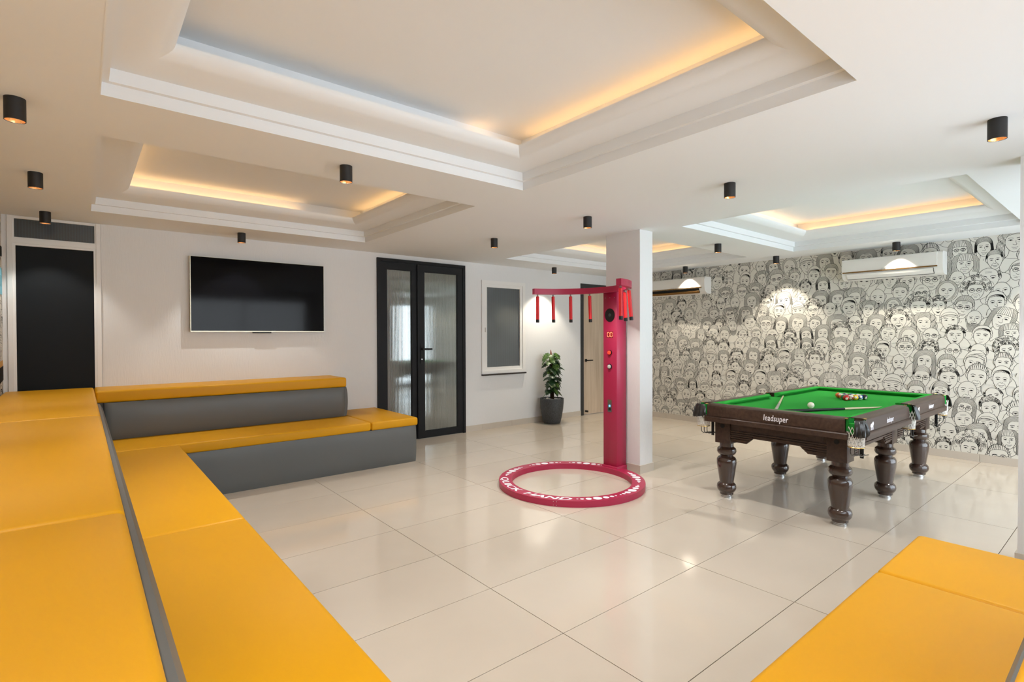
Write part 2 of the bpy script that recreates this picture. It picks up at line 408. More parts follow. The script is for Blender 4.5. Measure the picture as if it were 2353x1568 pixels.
def bez(p, n=9):
    t = np.linspace(0, 1, n)[:, None]; p = np.asarray(p, float)
    while len(p.shape) < 2: pass
    if len(p) == 3: return (1 - t) ** 2 * p[0] + 2 * t * (1 - t) * p[1] + t * t * p[2]
    return (1 - t) ** 3 * p[0] + 3 * t * (1 - t) ** 2 * p[1] + 3 * t * t * (1 - t) * p[2] + t ** 3 * p[3]
MIR = np.array([-1, 1.0])
class Head:
    def __init__(s, pr, cx, cz, sc, tilt, lay, rng):
        s.pr, s.sc, s.lay, s.r = pr, sc, lay, rng; s.c = np.array([cx, cz]); ct, st = math.cos(tilt), math.sin(tilt)
        s.R = np.array([[ct, st], [-st, ct]]) * sc; s.lw = 0.0037; s.slim = rng.uniform(0.82, 1.02)
    def T(s, p): return (np.asarray(p, float) * [s.slim, 1]) @ s.R + s.c
    def line(s, p, k=1.0, d=0.0): s.pr.line(s.T(p), s.lw * k, s.lay + d)
    def fill(s, p, d=0.0, mi=0): s.pr.fill(s.T(p), s.lay + d, mi)
    def outline(s, n=26, g=1.0):
        t = np.linspace(0, 2 * PI, n); sn = np.sin(t); x = 0.5 * np.cos(t) * (1 - 0.20 * np.clip(-sn, 0, 1) ** 1.4); y = np.where(sn > 0, 0.60, 0.70) * sn
        return np.c_[x, y] * g
    def body(s):
        r = s.r; wsh = r.uniform(0.9, 1.25)
        L = np.vstack([bez([(-0.26, -0.45), (-0.25, -0.9), (-0.42, -1.0)], 6), bez([(-0.42, -1.0), (-wsh * 0.9, -1.08), (-wsh, -1.7)], 6)])
        s.fill(np.vstack([L, (L * MIR)[::-1]]), 0.0); s.line(L, 1, 0.01); s.line(L * MIR, 1, 0.01)
        k = r.random()
        if k < 0.4: s.line(bez([(-0.44, -1.02), (0, -1.5 if k < 0.2 else -1.2), (0.44, -1.02)], 8), 1, 0.01)
        elif k < 0.6:
            s.line([(-0.44, -1.02), (-0.2, -1.2), (0, -1.5)], 1, 0.01); s.line([(0.44, -1.02), (0.2, -1.2), (0, -1.5)], 1, 0.01)
        if k > 0.7: s.line([(-.08, -.86), (-.05, -1.0)], .8, .01); s.line([(.08, -.86), (.05, -1.0)], .8, .01)
    def ears(s):
        for q in (1, -1):
            e = bez([(-0.47 * q, 0.14), (-0.66 * q, 0.22), (-0.62 * q, -0.1), (-0.47 * q, -0.18)], 8); s.fill(e, 0.03); s.line(e, 1, 0.04)
    def face(s):
        o = s.outline(); s.fill(o[:-1], 0.06); s.line(o, 1.05, 0.07)
        r = s.r; d = 0.08; ey = r.uniform(-0.04, 0.04); look = r.uniform(-0.02, 0.02)
        for q in (1, -1):
            x = 0.205 * q
            s.fill([(x - .072, ey), (x, ey + .045), (x + .072, ey), (x, ey - .03)], d, 1)
            s.line(bez([(x - .105, ey - .005), (x, ey + .09), (x + .105, ey - .005)], 6), 1.1, d)
            s.line(bez([(x - .13, ey + .11), (x, ey + .19 + r.uniform(-.02, .02)), (x + .13, ey + .11)], 6), r.choice([0.9, 1.5, 1.9]), d)
            if r.random() < .3: s.line(bez([(x - .08, ey - .08), (x, ey - .12), (x + .08, ey - .08)], 5), .7, d)
        s.line(bez([(-.10, -.20), (-.05, -.27), (0, -.235), (.05, -.27)], 7), .95, d); s.line([(.05, -.27), (.10, -.20)], .95, d)
        if r.random() < .5: s.line(bez([(.05, .02), (.03, -.1), (.085, -.2)], 5), .8, d)
        m = r.random(); mw = r.uniform(.15, .21); my = -.41
        s.line(bez([(-mw, my + .03), (0, my - .05), (mw, my + .03)], 7), 1.1, d)
        if m < .3: s.fill(np.vstack([bez([(-mw, my + .03), (0, my - .05), (mw, my + .03)], 7), bez([(mw * .8, my), (0, my - .17), (-mw * .8, my)], 7)]), d + .005, 0 if m < .15 else 1)
        s.line(bez([(-mw * .6, my - .075), (0, my - .13), (mw * .6, my - .075)], 6), .9, d)
        if r.random() < .3:
            for q in (1, -1): s.line(bez([(.13 * q, -.24), (.24 * q, -.32), (.25 * q, -.45)], 5), .75, d)
        if r.random() < .18:
            for yy in (.3, .36): s.line(bez([(-.16, yy), (0, yy + .03), (.16, yy)], 5), .7, d)
    def glasses(s):
        t = np.linspace(0, 2 * PI, 13); k = s.r.choice([1.0, .78])
        for q in (1, -1): s.line(np.c_[.21 * q + .15 * np.cos(t), .0 + .13 * k * np.sin(t)], 1.2, .10); s.line([(.36 * q, .03), (.49 * q, .07)], 1.1, .10)
        s.line(bez([(-.06, .02), (0, .06), (.06, .02)], 4), 1.2, .10)
    def curls(s, inner, outer, n, size, d=.115):
        r = s.r; t = np.linspace(0, 2 * PI * .85, 6)
        for _ in range(n):
            i = r.uniform(0, len(inner) - 1.001); k = int(i); f = i - k; a = inner[k] * (1 - f) + inner[k + 1] * f; b = outer[k] * (1 - f) + outer[k + 1] * f
            g = r.random(); p = a * (1 - g) + b * g; ph = r.uniform(0, 6.3)
            s.line(np.c_[p[0] + size * np.cos(t + ph), p[1] + size * np.sin(t + ph)], .95, d)
    def strands(s, inner, outer, n, wave=0.0, d=.115, k=.85):
        for j in range(1, n):
            f = j / n; p = inner * (1 - f) + outer * f
            if wave: p = p + np.c_[wave * np.sin(np.arange(len(p)) * 2.1 + j * .7), wave * .3 * np.cos(np.arange(len(p)) * 2.1)]
            s.line(p, k, d)
    def band(s, inner, outer, d=.105): s.pr.strip(s.T(inner), s.T(outer), s.lay + d); s.line(inner, 1, d + .01); s.line(outer, 1.1, d + .01)
    def long_hair(s, wave=0.0, ln=1.15, bangs=False, vol=.72):
        px = s.r.uniform(-.12, .12)
        for q in (1, -1):
            n = 14
            inn = np.vstack([bez([(px * q, .42), (.40, .42), (.46, .10)], n // 2), bez([(.46, .05), (.50, -.35), (.44, -ln * .9)], n // 2)])
            out = np.vstack([bez([(px * q, .74), (vol * .95, .78), (vol, .10)], n // 2), bez([(vol, .03), (vol * 1.08, -.4), (vol * .98, -ln)], n // 2)])
            if wave: out = out + np.c_[wave * np.sin(np.arange(len(out)) * 1.6), 0 * out[:, 0]]
            m = np.array([q, 1.0]); s.band(inn * m, out * m); s.strands(inn * m, out * m, 8 if wave else 7, wave)
        if bangs:
            a = bez([(-.45, .24), (0, .30), (.45, .24)], 9); bb = bez([(-.30, .70), (0, .78), (.30, .70)], 9)
            s.pr.strip(s.T(a), s.T(bb), s.lay + .125); s.line(a, 1, .13)
            for i in range(9): s.line([a[i], bb[i]], .85, .13)
    def cap_curves(s, h=.16, low=.12, n=15, hair=.40):
        t = np.linspace(PI - low, low, n)
        inn = np.c_[.49 * np.cos(t), hair * np.sin(t) ** .55 + .06]; out = np.c_[(.54 + h * .35) * np.cos(t), (.64 + h) * np.sin(t) ** .8 + .02]
        return inn, out
    def draw(s, st):
        r = s.r
        if st == 'afro':
            t = np.linspace(0, 2 * PI, 22); R_ = r.uniform(.78, .98); s.body(); s.fill(np.c_[R_ * np.cos(t), .22 + R_ * np.sin(t)][:-1], .02)
            s.line(np.c_[R_ * np.cos(t), .22 + R_ * np.sin(t)], 1.0, .025)
            a = np.linspace(PI + .3, -.3, 20); s.curls(np.c_[.48 * np.cos(a), .1 + .45 * np.sin(a)], np.c_[R_ * np.cos(a), .22 + R_ * np.sin(a)], 95, .062, .03); s.face()
            inn, out = s.cap_curves(.10); s.band(inn, out); s.curls(inn, out, 40, .055)
        elif st in ('long', 'wavy', 'bob', 'fringe', 'plait'):
            s.body(); s.face()
            if st == 'long': s.long_hair(0, r.uniform(1.1, 1.5))
            if st == 'wavy': s.long_hair(.045, r.uniform(.9, 1.35), vol=.82)
            if st == 'bob': s.long_hair(0, .62, r.random() < .5, .76)
            if st == 'fringe': s.long_hair(0, 1.2, True)
            if st == 'plait':
                s.long_hair(0, .35, False, .62)
                for q in (1, -1):
                    for k in range(6):
                        t = np.linspace(0, 2 * PI, 8); p = np.c_[.58 * q + .08 * np.cos(t), -.45 - .15 * k + .09 * np.sin(t)]; s.fill(p[:-1], .11); s.line(p, 1, .12)
        elif st in ('crop', 'spiky', 'curly', 'brush', 'swept'):
            s.body(); s.ears(); s.face(); inn, out = s.cap_curves(r.uniform(.08, .2)); s.band(inn, out)
            if st == 'crop': s.strands(inn, out, 5)
            if st == 'curly': s.curls(inn, out, 70, .05)
            if st == 'brush':
                for i in range(len(inn)):
                    s.line([inn[i], out[i]], .85, .115)
                    if i: s.line([(inn[i] + inn[i - 1]) / 2, (out[i] + out[i - 1]) / 2], .85, .115)
            if st == 'spiky':
                for i in range(len(inn)):
                    for _ in range(2):
                        jit = np.array([r.uniform(-.08, .08), r.uniform(.02, .12)]); s.line(bez([inn[i], (inn[i] + out[i]) / 2, out[i] + jit], 4), .85, .12)
            if st == 'swept':
                for k in range(9):
                    x = -.5 + k * .1; s.line(bez([(x * .9 - .02, .36 + .1 * math.sin(k * .4)), (x * .6 + .1, .78), (.5, .32)], 7), .85, .115)
        elif st in ('hat', 'beanie', 'turban', 'scarf'):
            s.body()
            if st == 'scarf':
                t = np.linspace(0, 2 * PI, 22); p = np.c_[.66 * np.cos(t), -.05 + .82 * np.sin(t)]; s.fill(p[:-1], .03); s.line(p, 1.1, .035); s.face()
                for g in (1.10, 1.2): s.line(s.outline(22, g), .8, .04)
                return
            s.ears(); s.face(); inn, out = s.cap_curves(.18, .05, 15, .34); s.band(inn, out)
            mid = inn * .65 + out * .35; s.line(mid, 1, .12)
            if st == 'beanie':
                for i in range(0, 14): s.line([inn[i], mid[i + 1]], .8, .12)
            if st == 'turban':
                for k in range(4): s.line(bez([(-.5 + .1 * k, .25 + .1 * k), (.1, .5 + .08 * k), (.5, .3 + .12 * k)], 6), .9, .12)
            if st == 'hat':
                bm = np.vstack([bez([(-.62, .2), (0, .52), (.62, .2)], 9)]); b2 = bm - [0, .09]; s.band(b2, bm, .13)
        elif st in ('bald', 'beard', 'balding'):
            s.body(); s.ears(); s.face()
            if st == 'balding':
                for q in (1, -1):
                    i = bez([(-.46 * q, .0), (-.47 * q, .2), (-.40 * q, .36)], 6); o = bez([(-.56 * q, .02), (-.6 * q, .25), (-.46 * q, .45)], 6); s.band(i, o); s.curls(i, o, 14, .035)
            if st == 'beard':
                t = np.linspace(PI + .15, 2 * PI - .15, 15); i = np.c_[.40 * np.cos(t), -.18 + .22 * np.sin(t) - .1]; o = np.c_[.52 * np.cos(t), -.1 + r.uniform(.75, 1.05) * np.sin(t)]
                s.pr.strip(s.T(i), s.T(o), s.lay + .09)
                for k in range(15):
                    s.line([i[k], o[k]], .9, .1)
                    if k: s.line([(i[k] + i[k - 1]) / 2, (o[k] + o[k - 1]) / 2], .9, .1)
                m = bez([(-.16, -.43), (0, -.36), (.16, -.43)], 6); s.line(m, 2.0, .11); s.line(bez([(-.1, -.5), (0, -.55), (.1, -.5)], 5), 1.2, .11)
        if r.random() < .2: s.glasses()
def mural():
    rng = random.Random(21)
    pr = Print(lambda p, lay: np.c_[np.full(len(p), XR - 0.0004 - lay * 0.0011), 3.0 - p[:, 0], p[:, 1]])
    styles = ['long', 'wavy', 'bob', 'fringe', 'plait', 'afro', 'afro', 'crop', 'spiky', 'spiky', 'curly', 'curly', 'brush', 'swept', 'swept', 'hat', 'beanie', 'turban', 'scarf', 'bald', 'beard', 'beard', 'balding', 'long', 'wavy', 'wavy', 'plait']
    last = None; row = 0; z = 2.66
    while z > -0.25:
        u = -3.62 + (0.12 if row % 2 else 0.0); k = 0
        while u < 3.45:
            st = rng.choice(styles)
            while st == last: st = rng.choice(styles)
            last = st
            sc = rng.uniform(0.148, 0.190)
            Head(pr, u + rng.uniform(-.025, .025), z + rng.uniform(-.03, .03), sc, rng.uniform(-.14, .14) if rng.random() < .75 else rng.uniform(-.38, .38), row * 0.36 + (k % 2) * 0.17, rng).draw(st)
            u += rng.uniform(0.222, 0.262); k += 1
        z -= 0.170; row += 1
    link('mural_print', pr.mesh('mural_print', [M_PAPER, M_INK]), wall_right)
mural()
def left_mural():
    rng = random.Random(5)
    pr = Print(lambda p, lay: np.c_[np.full(len(p), XL + 0.0004 + lay * 0.0008), p[:, 0], p[:, 1]])
    z, row = 2.62, 0
    while z > 0.9:
        y = 3.3 + (.11 if row % 2 else 0)
        while y < 6.58:
            Head(pr, y, z, rng.uniform(.145, .18), rng.uniform(-.14, .14), row * .36, rng).draw(rng.choice(['long', 'wavy', 'curly', 'spiky', 'beard', 'hat', 'swept', 'bald', 'bob'])); y += rng.uniform(.22, .26)
        z -= .17; row += 1
    for k in range(12):
        a = rng.uniform(5.2, 6.6); z = rng.uniform(1.0, 2.55); pr.line(bez([(a, z), (a + rng.uniform(-.2, .2), z + rng.uniform(-.2, .2)), (min(6.63, a + rng.uniform(.05, .3)), z + rng.uniform(-.12, .12))], 7), rng.uniform(.004, .010), 4.6)
    for z0, z1 in ((1.06, 1.22), (2.18, 2.3)): pr.fill([(6.25, z0), (6.63, z0 + .03), (6.63, z1), (6.25, z1 - .02)], 4.7, 1)
    pr.fill([(5.9, 1.86), (6.62, 1.86), (6.62, 2.1), (5.9, 2.1)], 4.8, 2); pr.fill([(6.1, 1.2), (6.62, 1.22), (6.6, 1.27), (6.1, 1.26)], 4.9, 3)
    for k in range(5): pr.line([(6.35 + .05 * k, 1.93), (6.37 + .05 * k, 2.03)], .012, 5.1)
    link('mural_print', pr.mesh('mural_print', [M_PAPER, M_INK, M_BLUE, M_ORANGE]), wall_left)
left_mural()

# ------------------------------------------------------------------ doors and window of the back wall
def frame(x0, x1, z0, z1, y0, y1, fw, bottom=True):
    b = MB(); b.box(x0, x0 + fw, y0, y1, z0, z1); b.box(x1 - fw, x1, y0, y1, z0, z1); b.box(x0 + fw, x1 - fw, y0, y1, z1 - fw, z1)
    if bottom: b.box(x0 + fw, x1 - fw, y0, y1, z0, z0 + fw)
    return b
def door_white():
    o = struct(empty('door_1', (D1[0], YB, 0)), 'white framed door with charcoal panel and ribbed transom glass beside the sofa corner', 'door')
    def P(b, n, m): ob = b.build(n, m, o); ob.location = (-D1[0], -YB, 0); return ob
    x0, x1 = D1[0] + .002, D1[1] - .002
    f = MB(); f.box(x0, x0 + .036, YB - .012, YB + .07, 0, H - .002); f.box(x1 - .036, x1, YB - .012, YB + .07, 0, H - .002); f.box(x0 + .036, x1 - .036, YB - .012, YB + .07, 2.345, 2.39); f.box(x0 + .036, x1 - .036, YB - .002, YB + .07, H - .014, H - .002)
    P(f, 'frame', M_UPVC)
    P(frame(x0 + .036, x1 - .036, 2.39, H - .014, YB + .0, YB + .05, .012), 'glazing_bead', M_UPVC)
    P(MB().box(x0 + .048, x1 - .048, YB + .02, YB + .03, 2.402, H - .026), 'transom_pane', M_REED3)
    P(frame(x0 + .036, x1 - .036, 0.01, 2.345, YB - .004, YB + .05, .020), 'leaf_frame', M_UPVC)
    P(MB().box(x0 + .056, x1 - .056, YB + .015, YB + .035, .030, 2.325), 'panel', M_BLKPANEL)
door_white()
def door_black():
    o = struct(empty('door_2', (D2[0], YB, 0)), 'black framed double door with ribbed glass', 'door')
    def P(b, n, m, par=None): ob = b.build(n, m, par or o); ob.location = (-D2[0], -YB, 0) if par is None else (0, 0, 0); return ob
    P(frame(D2[0] + .001, D2[1] - .001, 0, D2[2] - .001, YB - .03, YB + .10, .045, False), 'frame', M_BLKALU)
    for x0, x1, y0 in ((D2[0] + .046, 3.715, YB - .012), (3.717, D2[1] - .046, YB - .022)):
        lf = P(frame(x0, x1, 0.006, D2[2] - .048, y0, y0 + .05, .095), 'leaf', M_BLKALU)
        P(frame(x0 + .095, x1 - .095, .101, D2[2] - .143, y0 + .006, y0 + .03, .010), 'glazing_bead', M_BLACK, lf)
        P(MB().box(x0 + .105, x1 - .105, y0 + .018, y0 + .026, .111, D2[2] - .153), 'pane', M_REED, lf)
        if x0 > 3.7:
            h = MB(); hx = x0 + .048; h.box(hx - .014, hx + .014, y0 - .008, y0, 1.08, 1.36); h.tube([(hx, y0 - .008, 1.285), (hx, y0 - .05, 1.285)], .011)
            h.box(hx - .014, hx + .15, y0 - .060, y0 - .042, 1.272, 1.298); P(h, 'handle', M_BLACK, lf)
            P(MB().tube([(hx, y0 - .008, 1.14), (hx, y0 - .014, 1.14)], .010), 'lock_cylinder', M_STEEL, lf)
    P(MB().box(3.700, 3.735, YB - .034, YB - .022, .006, D2[2] - .05), 'astragal', M_BLKALU)
door_black()
def window_white():
    o = struct(empty('window_1', (W1[0], YB, W1[2])), 'white framed window with grey ribbed glass', 'window')
    def P(b, n, m): ob = b.build(n, m, o); ob.location = (-W1[0], -YB, -W1[2]); return ob
    x0, x1, z0, z1 = W1[0] + .001, W1[1] - .001, W1[2] + .025, W1[3] - .001
    P(frame(x0, x1, z0, z1, YB - .02, YB + .07, .055), 'frame', M_UPVC)
    P(frame(x0 + .055, x1 - .055, z0 + .055, z1 - .055, YB - .008, YB + .045, .05), 'sash', M_UPVC)
    P(MB().box(x0 + .105, x1 - .105, YB + .015, YB + .025, z0 + .105, z1 - .105), 'pane', M_REED2)
    P(MB().box(x0 + .062, x0 + .085, YB - .03, YB - .008, 1.53, 1.60), 'handle', M_UPVC)
    P(MB().box(x0 - .0, x1 + .0, YB - .045, YB + .05, W1[2] + .001, z0), 'sill', mat('dark_granite', (.03, .022, .02), .3))
window_white()
def door_wood():
    o = struct(empty('door_3', (D3[0], YB, 0)), 'pale oak door in a dark frame behind the machine post', 'door')
    def P(b, n, m, par=None): ob = b.build(n, m, par or o); ob.location = (-D3[0], -YB, 0) if par is None else (0, 0, 0); return ob
    P(frame(D3[0] + .001, D3[1] - .001, 0, D3[2] - .001, YB - .012, YB + .10, .075, False), 'frame', M_DKFRAME)
    lf = P(MB().box(D3[0] + .079, D3[1] - .079, YB + .005, YB + .045, .008, D3[2] - .08), 'leaf', M_OAK)
    h = MB(); hx = D3[0] + .15; h.box(hx - .025, hx + .025, YB - .004, YB + .005, .985, 1.035); h.tube([(hx, YB - .004, 1.01), (hx, YB - .05, 1.01)], .009)
    h.box(hx - .01, hx + .13, YB - .058, YB - .042, 1.0, 1.02); P(h, 'handle', M_BLACK, lf)
    P(MB().tube([(hx - .01, YB + .005, .07), (hx - .01, YB - .05, .07)], .018, 12), 'door_stop', M_BLACK, lf)
door_wood()

# ------------------------------------------------------------------ television
def television():
    o = tag(empty('television', (1.64, 6.62, 1.94)), 'large black flat television mounted on the white wall above the sofa', 'television')
    w2, h2 = .722, .412
    MB().box(-w2, w2, -.026, .010, -h2, h2).build('bezel', M_BEZEL, o)
    MB().box(-w2 + .007, w2 - .003, -.0275, -.026, -h2 + .012, h2 - .003).build('screen', M_SCREEN, o)
    MB().box(-.10, .10, -.028, .0, -h2 - .014, -h2).build('sensor_bar', M_BLACK, o)
    MB().box(-.25, .25, .010, .028, -.2, .2).build('wall_bracket', M_BLACK, o)
television()

# ------------------------------------------------------------------ two-tier sofa
def bulge_panel(p0, p1, outward, z0, z1, b, thick=.03, ends=.025):
    """soft upholstered front panel from p0 to p1 (plan points), swelling along `outward`"""
    p0, p1, ow = Vector(p0), Vector(p1), Vector(outward); L = (p1 - p0).length; d = (p1 - p0) / L
    nu, nv = 16, 10; v = []; f = []
    us = [0, .004, .012, .03, .06] + [.06 + (L - .12) * k / 6 for k in range(1, 6)] + [L - .06, L - .03, L - .012, L - .004, L]
    n = len(us)
    for j in range(nv + 1):
        t = j / nv; bv = (math.sin(PI * (0.03 + .94 * t))) ** .28
        for u in us:
            e = min(u, L - u); be = min(1, e / .06); be = math.sqrt(max(0, 1 - (1 - be) ** 2))
            p = p0 + d * u + ow * (thick + b * bv * (.35 + .65 * be)); v.append((p.x, p.y, z0 + (z1 - z0) * t))
    m = len(v)
    for j in range(nv + 1):
        for u in us: p = p0 + d * u; v.append((p.x, p.y, z0 + (z1 - z0) * j / nv))
    for j in range(nv):
        for i in range(n - 1):
            a = j * n + i; f.append((a, a + 1, a + n + 1, a + n)); f.append((m + a, m + a + n, m + a + n + 1, m + a + 1))
    for j in range(nv):
        for i in (0, n - 1): a = j * n + i; f.append((a, a + n, m + a + n, m + a))
    for i in range(n - 1):
        for j in (0, nv): a = j * n + i; f.append((a, a + 1, m + a + 1, m + a))
    return v, f
def sofa(name, label, bases, panels, cushions, loc):
    o = tag(empty(name, loc), label, 'bench', 'orange and grey two-tier sofa')
    L = Vector(loc)
    b = MB()
    for q in bases: b.box(*q)
    ob = b.build('base', M_GREY, o); ob.location = -L
    for q in panels:
        b = MB(); b.add(*bulge_panel(*q)); ob = b.build('front_panel', M_GREY, o, smooth=True); ob.location = -L
    for q in cushions:
        me = bevel_box(*q, .022, 4, 'seat_cushion', M_ORANGE); ob = link('seat_cushion', me, o); ob.location = -L
    return o
ZS, ZG, ZT, ZTG = .517, .424, .980, .866
g = .0015
# along the back wall
sofa('tiered_bench', 'lower orange seat with grey front under the television, ending by the black door',
     [(.10, 3.045, 5.52, 6.155, 0, ZG), (2.49, 3.045, 6.155, YB - .002, 0, ZG)],
     [((.68, 5.52), (3.045, 5.52), (0, -1), 0, ZG, .035, .0), ((3.045, 5.52), (3.045, YB - .002), (1, 0), 0, ZG, .03, .0)],
     [(.105, 2.485 - g, 5.487, 6.155, ZG, ZS), (2.485 + g, 3.068, 5.487, YB - .002, ZG, ZS)], (1.6, 6.0, 0))
sofa('tiered_bench', 'raised orange tier with grey front against the wall right below the television',
     [(.10, 2.44, 6.175, YB - .002, 0, ZTG)],
     [((.16, 6.175), (2.44, 6.175), (0, -1), ZS + .002, ZTG, .06, .02), ((2.44, 6.155), (2.44, YB - .002), (1, 0), ZS + .002, ZTG, .05, .012)],
     [(.099, 2.462, 6.125, YB - .002, ZTG, ZT)], (1.25, 6.4, 0))
# along the left wall
sofa('tiered_bench', 'lower orange seat running along the left side toward the camera',
     [(.075, .63, .72, 5.48, 0, ZG)], [((.63, .72), (.63, 5.48), (1, 0), 0, ZG, .03, .0)],
     [(.08, .672, 3.055 + g, 5.482, ZG, ZS), (.08, .672, .72, 3.055 - g, ZG, ZS)], (.35, 3.1, 0))
sofa('tiered_bench', 'raised orange tier at the far left in front of the white framed door',
     [(XL + .008, .065, YN + .002, YB - .03, 0, ZTG)], [((.065, .2), (.065, 6.1), (1, 0), ZS + .002, ZTG, .072, .028)],
     [(XL + .008, .096, 4.275 + g, YB - .03, ZTG, ZT), (XL + .008, .096, 1.885 + g, 4.275 - g, ZTG, ZT), (XL + .008, .096, YN + .002, 1.885 - g, ZTG, ZT)], (-.24, 3.1, 0))
# along the near wall (bottom right of the picture)
sofa('tiered_bench', 'orange seat in the bottom right corner nearest the pool table',
     [(.075, 3.09, .135, .685, 0, ZG), (2.52, 3.09, YN + .002, .135, 0, ZG)],
     [((.68, .685), (3.09, .685), (0, 1), 0, ZG, .03, .0)],
     [(.08, 2.515 - g, .14, .714, ZG, ZS), (2.515 + g, 3.118, YN + .002, .714, ZG, ZS)], (1.6, .4, 0))
sofa('tiered_bench', 'raised orange tier glimpsed at the extreme bottom right corner with a grey front strip',
     [(.1, 2.45, YN + .002, .105, 0, ZTG)], [((.16, .105), (2.45, .105), (0, 1), ZS + .002, ZTG, .06, .02)],
     [(.099, 2.47, YN + .002, .128, ZTG, ZT)], (1.25, -.2, 0))

# ------------------------------------------------------------------ quick-hand reaction game
def machine():
    cx, cy = 3.755, 3.655; R0, R1, h = .593, .717, .055
    o = tag(empty('reaction_game_machine', (cx, cy, 0)), 'tall magenta arcade reaction game with ring base, post and curved arm of red batons', 'game machine')
    def ringmesh(r0, r1, z0, z1, a0, a1, n, c=(0, 0)):
        v = []; f = []
        for k in range(n + 1):
            a = a0 + (a1 - a0) * k / n; ca, sa = math.cos(a), math.sin(a)
            for r, z in ((r0, z0), (r1, z0), (r1, z1), (r0, z1)): v.append((c[0] + r * ca, c[1] + r * sa, z))
        for k in range(n):
            for q in range(4): f.append((k * 4 + q, k * 4 + (q + 1) % 4, (k + 1) * 4 + (q + 1) % 4, (k + 1) * 4 + q))
        if abs(a1 - a0) < 2 * PI - 1e-3: f += [(0, 1, 2, 3), (n * 4 + 3, n * 4 + 2, n * 4 + 1, n * 4)]
        return MB().add(v, f)
    ring = ringmesh(R0, R1, 0, h, 0, 2 * PI, 96).build('ring_base', M_MAG, o, True)
    # printed dots: three runs, small-large-small
    def arc_dots(a0, sizes, gap, name='dots'):
        a = a0; rm = (R0 + R1) / 2
        for s in sizes:
            b = MB()
            a += (s * .5) / rm; n = 14
            b.add([(rm * math.cos(a) + s * .5 * math.cos(2 * PI * k / n), rm * math.sin(a) + s * .5 * math.sin(2 * PI * k / n), h + .0012) for k in range(n)], [tuple(range(n))])
            a += (s * .5 + gap) / rm
            b.build('printed_dot', M_WHITEPRINT, ring)
    D = math.radians
    for a in (-132, -94.5, -53, 12.5, 54, 97): arc_dots(D(a), [.020, .036, .056, .080, .058, .040, .022], .013)
    def arc_text(s, amid, wid):
        me = embolden(text_mesh(s, .115, .22, 0, 1.0), .004); rm = (R0 + R1) / 2 + .006
        x0 = min(v.co.x for v in me.vertices); x1 = max(v.co.x for v in me.vertices)
        for v in me.vertices:
            a = D(amid) + (v.co.x - (x0 + x1) / 2) / (x1 - x0) * D(wid); r = rm - v.co.y * .85; v.co = (r * math.cos(a), r * math.sin(a), h + .0012 + v.co.z)
        me.materials.append(M_WHITEPRINT); link('printed_word', me, ring)
    arc_text('QUICK', 158, 44); arc_text('HAND', 205, 40)
    for a in (D(213), D(16), D(-22)):
        b = MB()
        for da in (-.02, .02):
            for zz in (.012, .043): b.tube([((R1 - .001) * math.cos(a + da), (R1 - .001) * math.sin(a + da), zz), ((R1 + .0025) * math.cos(a + da), (R1 + .0025) * math.sin(a + da), zz)], .003, 6)
        b.build('screws', M_STEEL, ring)['kind'] = 'stuff'
    # post
    px, py = 4.473 - cx, 3.697 - cy; rz = D(3)
    w, d, ht = .089, .083, 1.936
    me = bevel_box(-d, d, -w, w, 0, ht, .003, 1, 'post', M_MAG); post = link('post', me, o, (px, py, 0), (0, 0, rz))
    link('foot_plate', bevel_box(-d - .012, d, -w - .012, w + .012, 0, .075, .002, 1, 'foot_plate', M_MAG), post)
    def on(name, b, m, par=post, smooth=False): return b.build(name, m, par, smooth)
    b = MB(); n = 28
    b.add([(-d - .004, .064 * math.cos(2 * PI * k / n), 1.694 + .072 * math.sin(2 * PI * k / n)) for k in range(n)] + [(-d, .064 * math.cos(2 * PI * k / n), 1.694 + .072 * math.sin(2 * PI * k / n)) for k in range(n)],
          [tuple(range(n))] + [(k, (k + 1) % n, n + (k + 1) % n, n + k) for k in range(n)])
    sp = on('speaker', b, M_BLACK)
    on('speaker_dome', MB().tube([(-d - .004, 0, 1.694), (-d - .010, 0, 1.694)], [.018, .012], 14), mat('speaker_cone', (.03, .03, .03), .3), sp)
    dp = on('display', MB().box(-d - .003, -d, -.042, .042, 1.452, 1.518), mat('display_window', (.16, .006, .012), .3))
    for c in (-.019, .019):
        b = MB(); x0, x1 = -d - .0045, -d - .003; wv, hh, tt = .0122, .0215, .0040; z = 1.485; sk = .003
        def seg(ya, yb, za, zb): b.box(x0, x1, -(c) + ya, -(c) + yb, za, zb)
        seg(-wv, wv, z + hh, z + hh + tt); seg(-wv, wv, z - hh - tt, z - hh)
        for q in (-1, 1):
            seg(q * wv - .0019, q * wv + .0019, z + .002, z + hh); seg(q * wv - .0019, q * wv + .0019, z - hh, z - .002)
        on('digit', b, M_LED, dp)
    for z, m in ((1.292, M_REDBTN), (1.142, M_WHITEBTN)):
        b = MB().tube([(-d, 0, z), (-d - .012, 0, z)], .027, 20); q = on('button', b, M_BLACK, smooth=True)
        on('button_cap', MB().tube([(-d - .012, 0, z), (-d - .02, 0, z), (-d - .025, 0, z)], [.021, .020, .012], 18), m, q, True)
    q = on('coin_slot', MB().box(-d - .008, -d, -.026, .026, .655, .785), M_CHROME)
    on('coin_light', MB().box(-d - .011, -d - .008, -.008, .008, .71, .73), M_BLUELED, q)
    on('slot_opening', MB().box(-d - .009, -d - .008, -.014, .014, .67, .70), M_BLACK, q)
    b = MB()
    for y in (-.06, 0, .06): b.tube([(-d, y, 1.88), (-d - .003, y, 1.88)], .004, 6)
    on('screws', b, M_STEEL)['kind'] = 'stuff'
    # curved arm
    ax, ay, ar = 3.675 - cx, 3.70 - cy, .645
    arm = ringmesh(ar - .027, ar + .027, 1.930, 1.992, D(-82.5), D(74), 48, (ax, ay)).build('curved_arm', M_MAG, o, True)
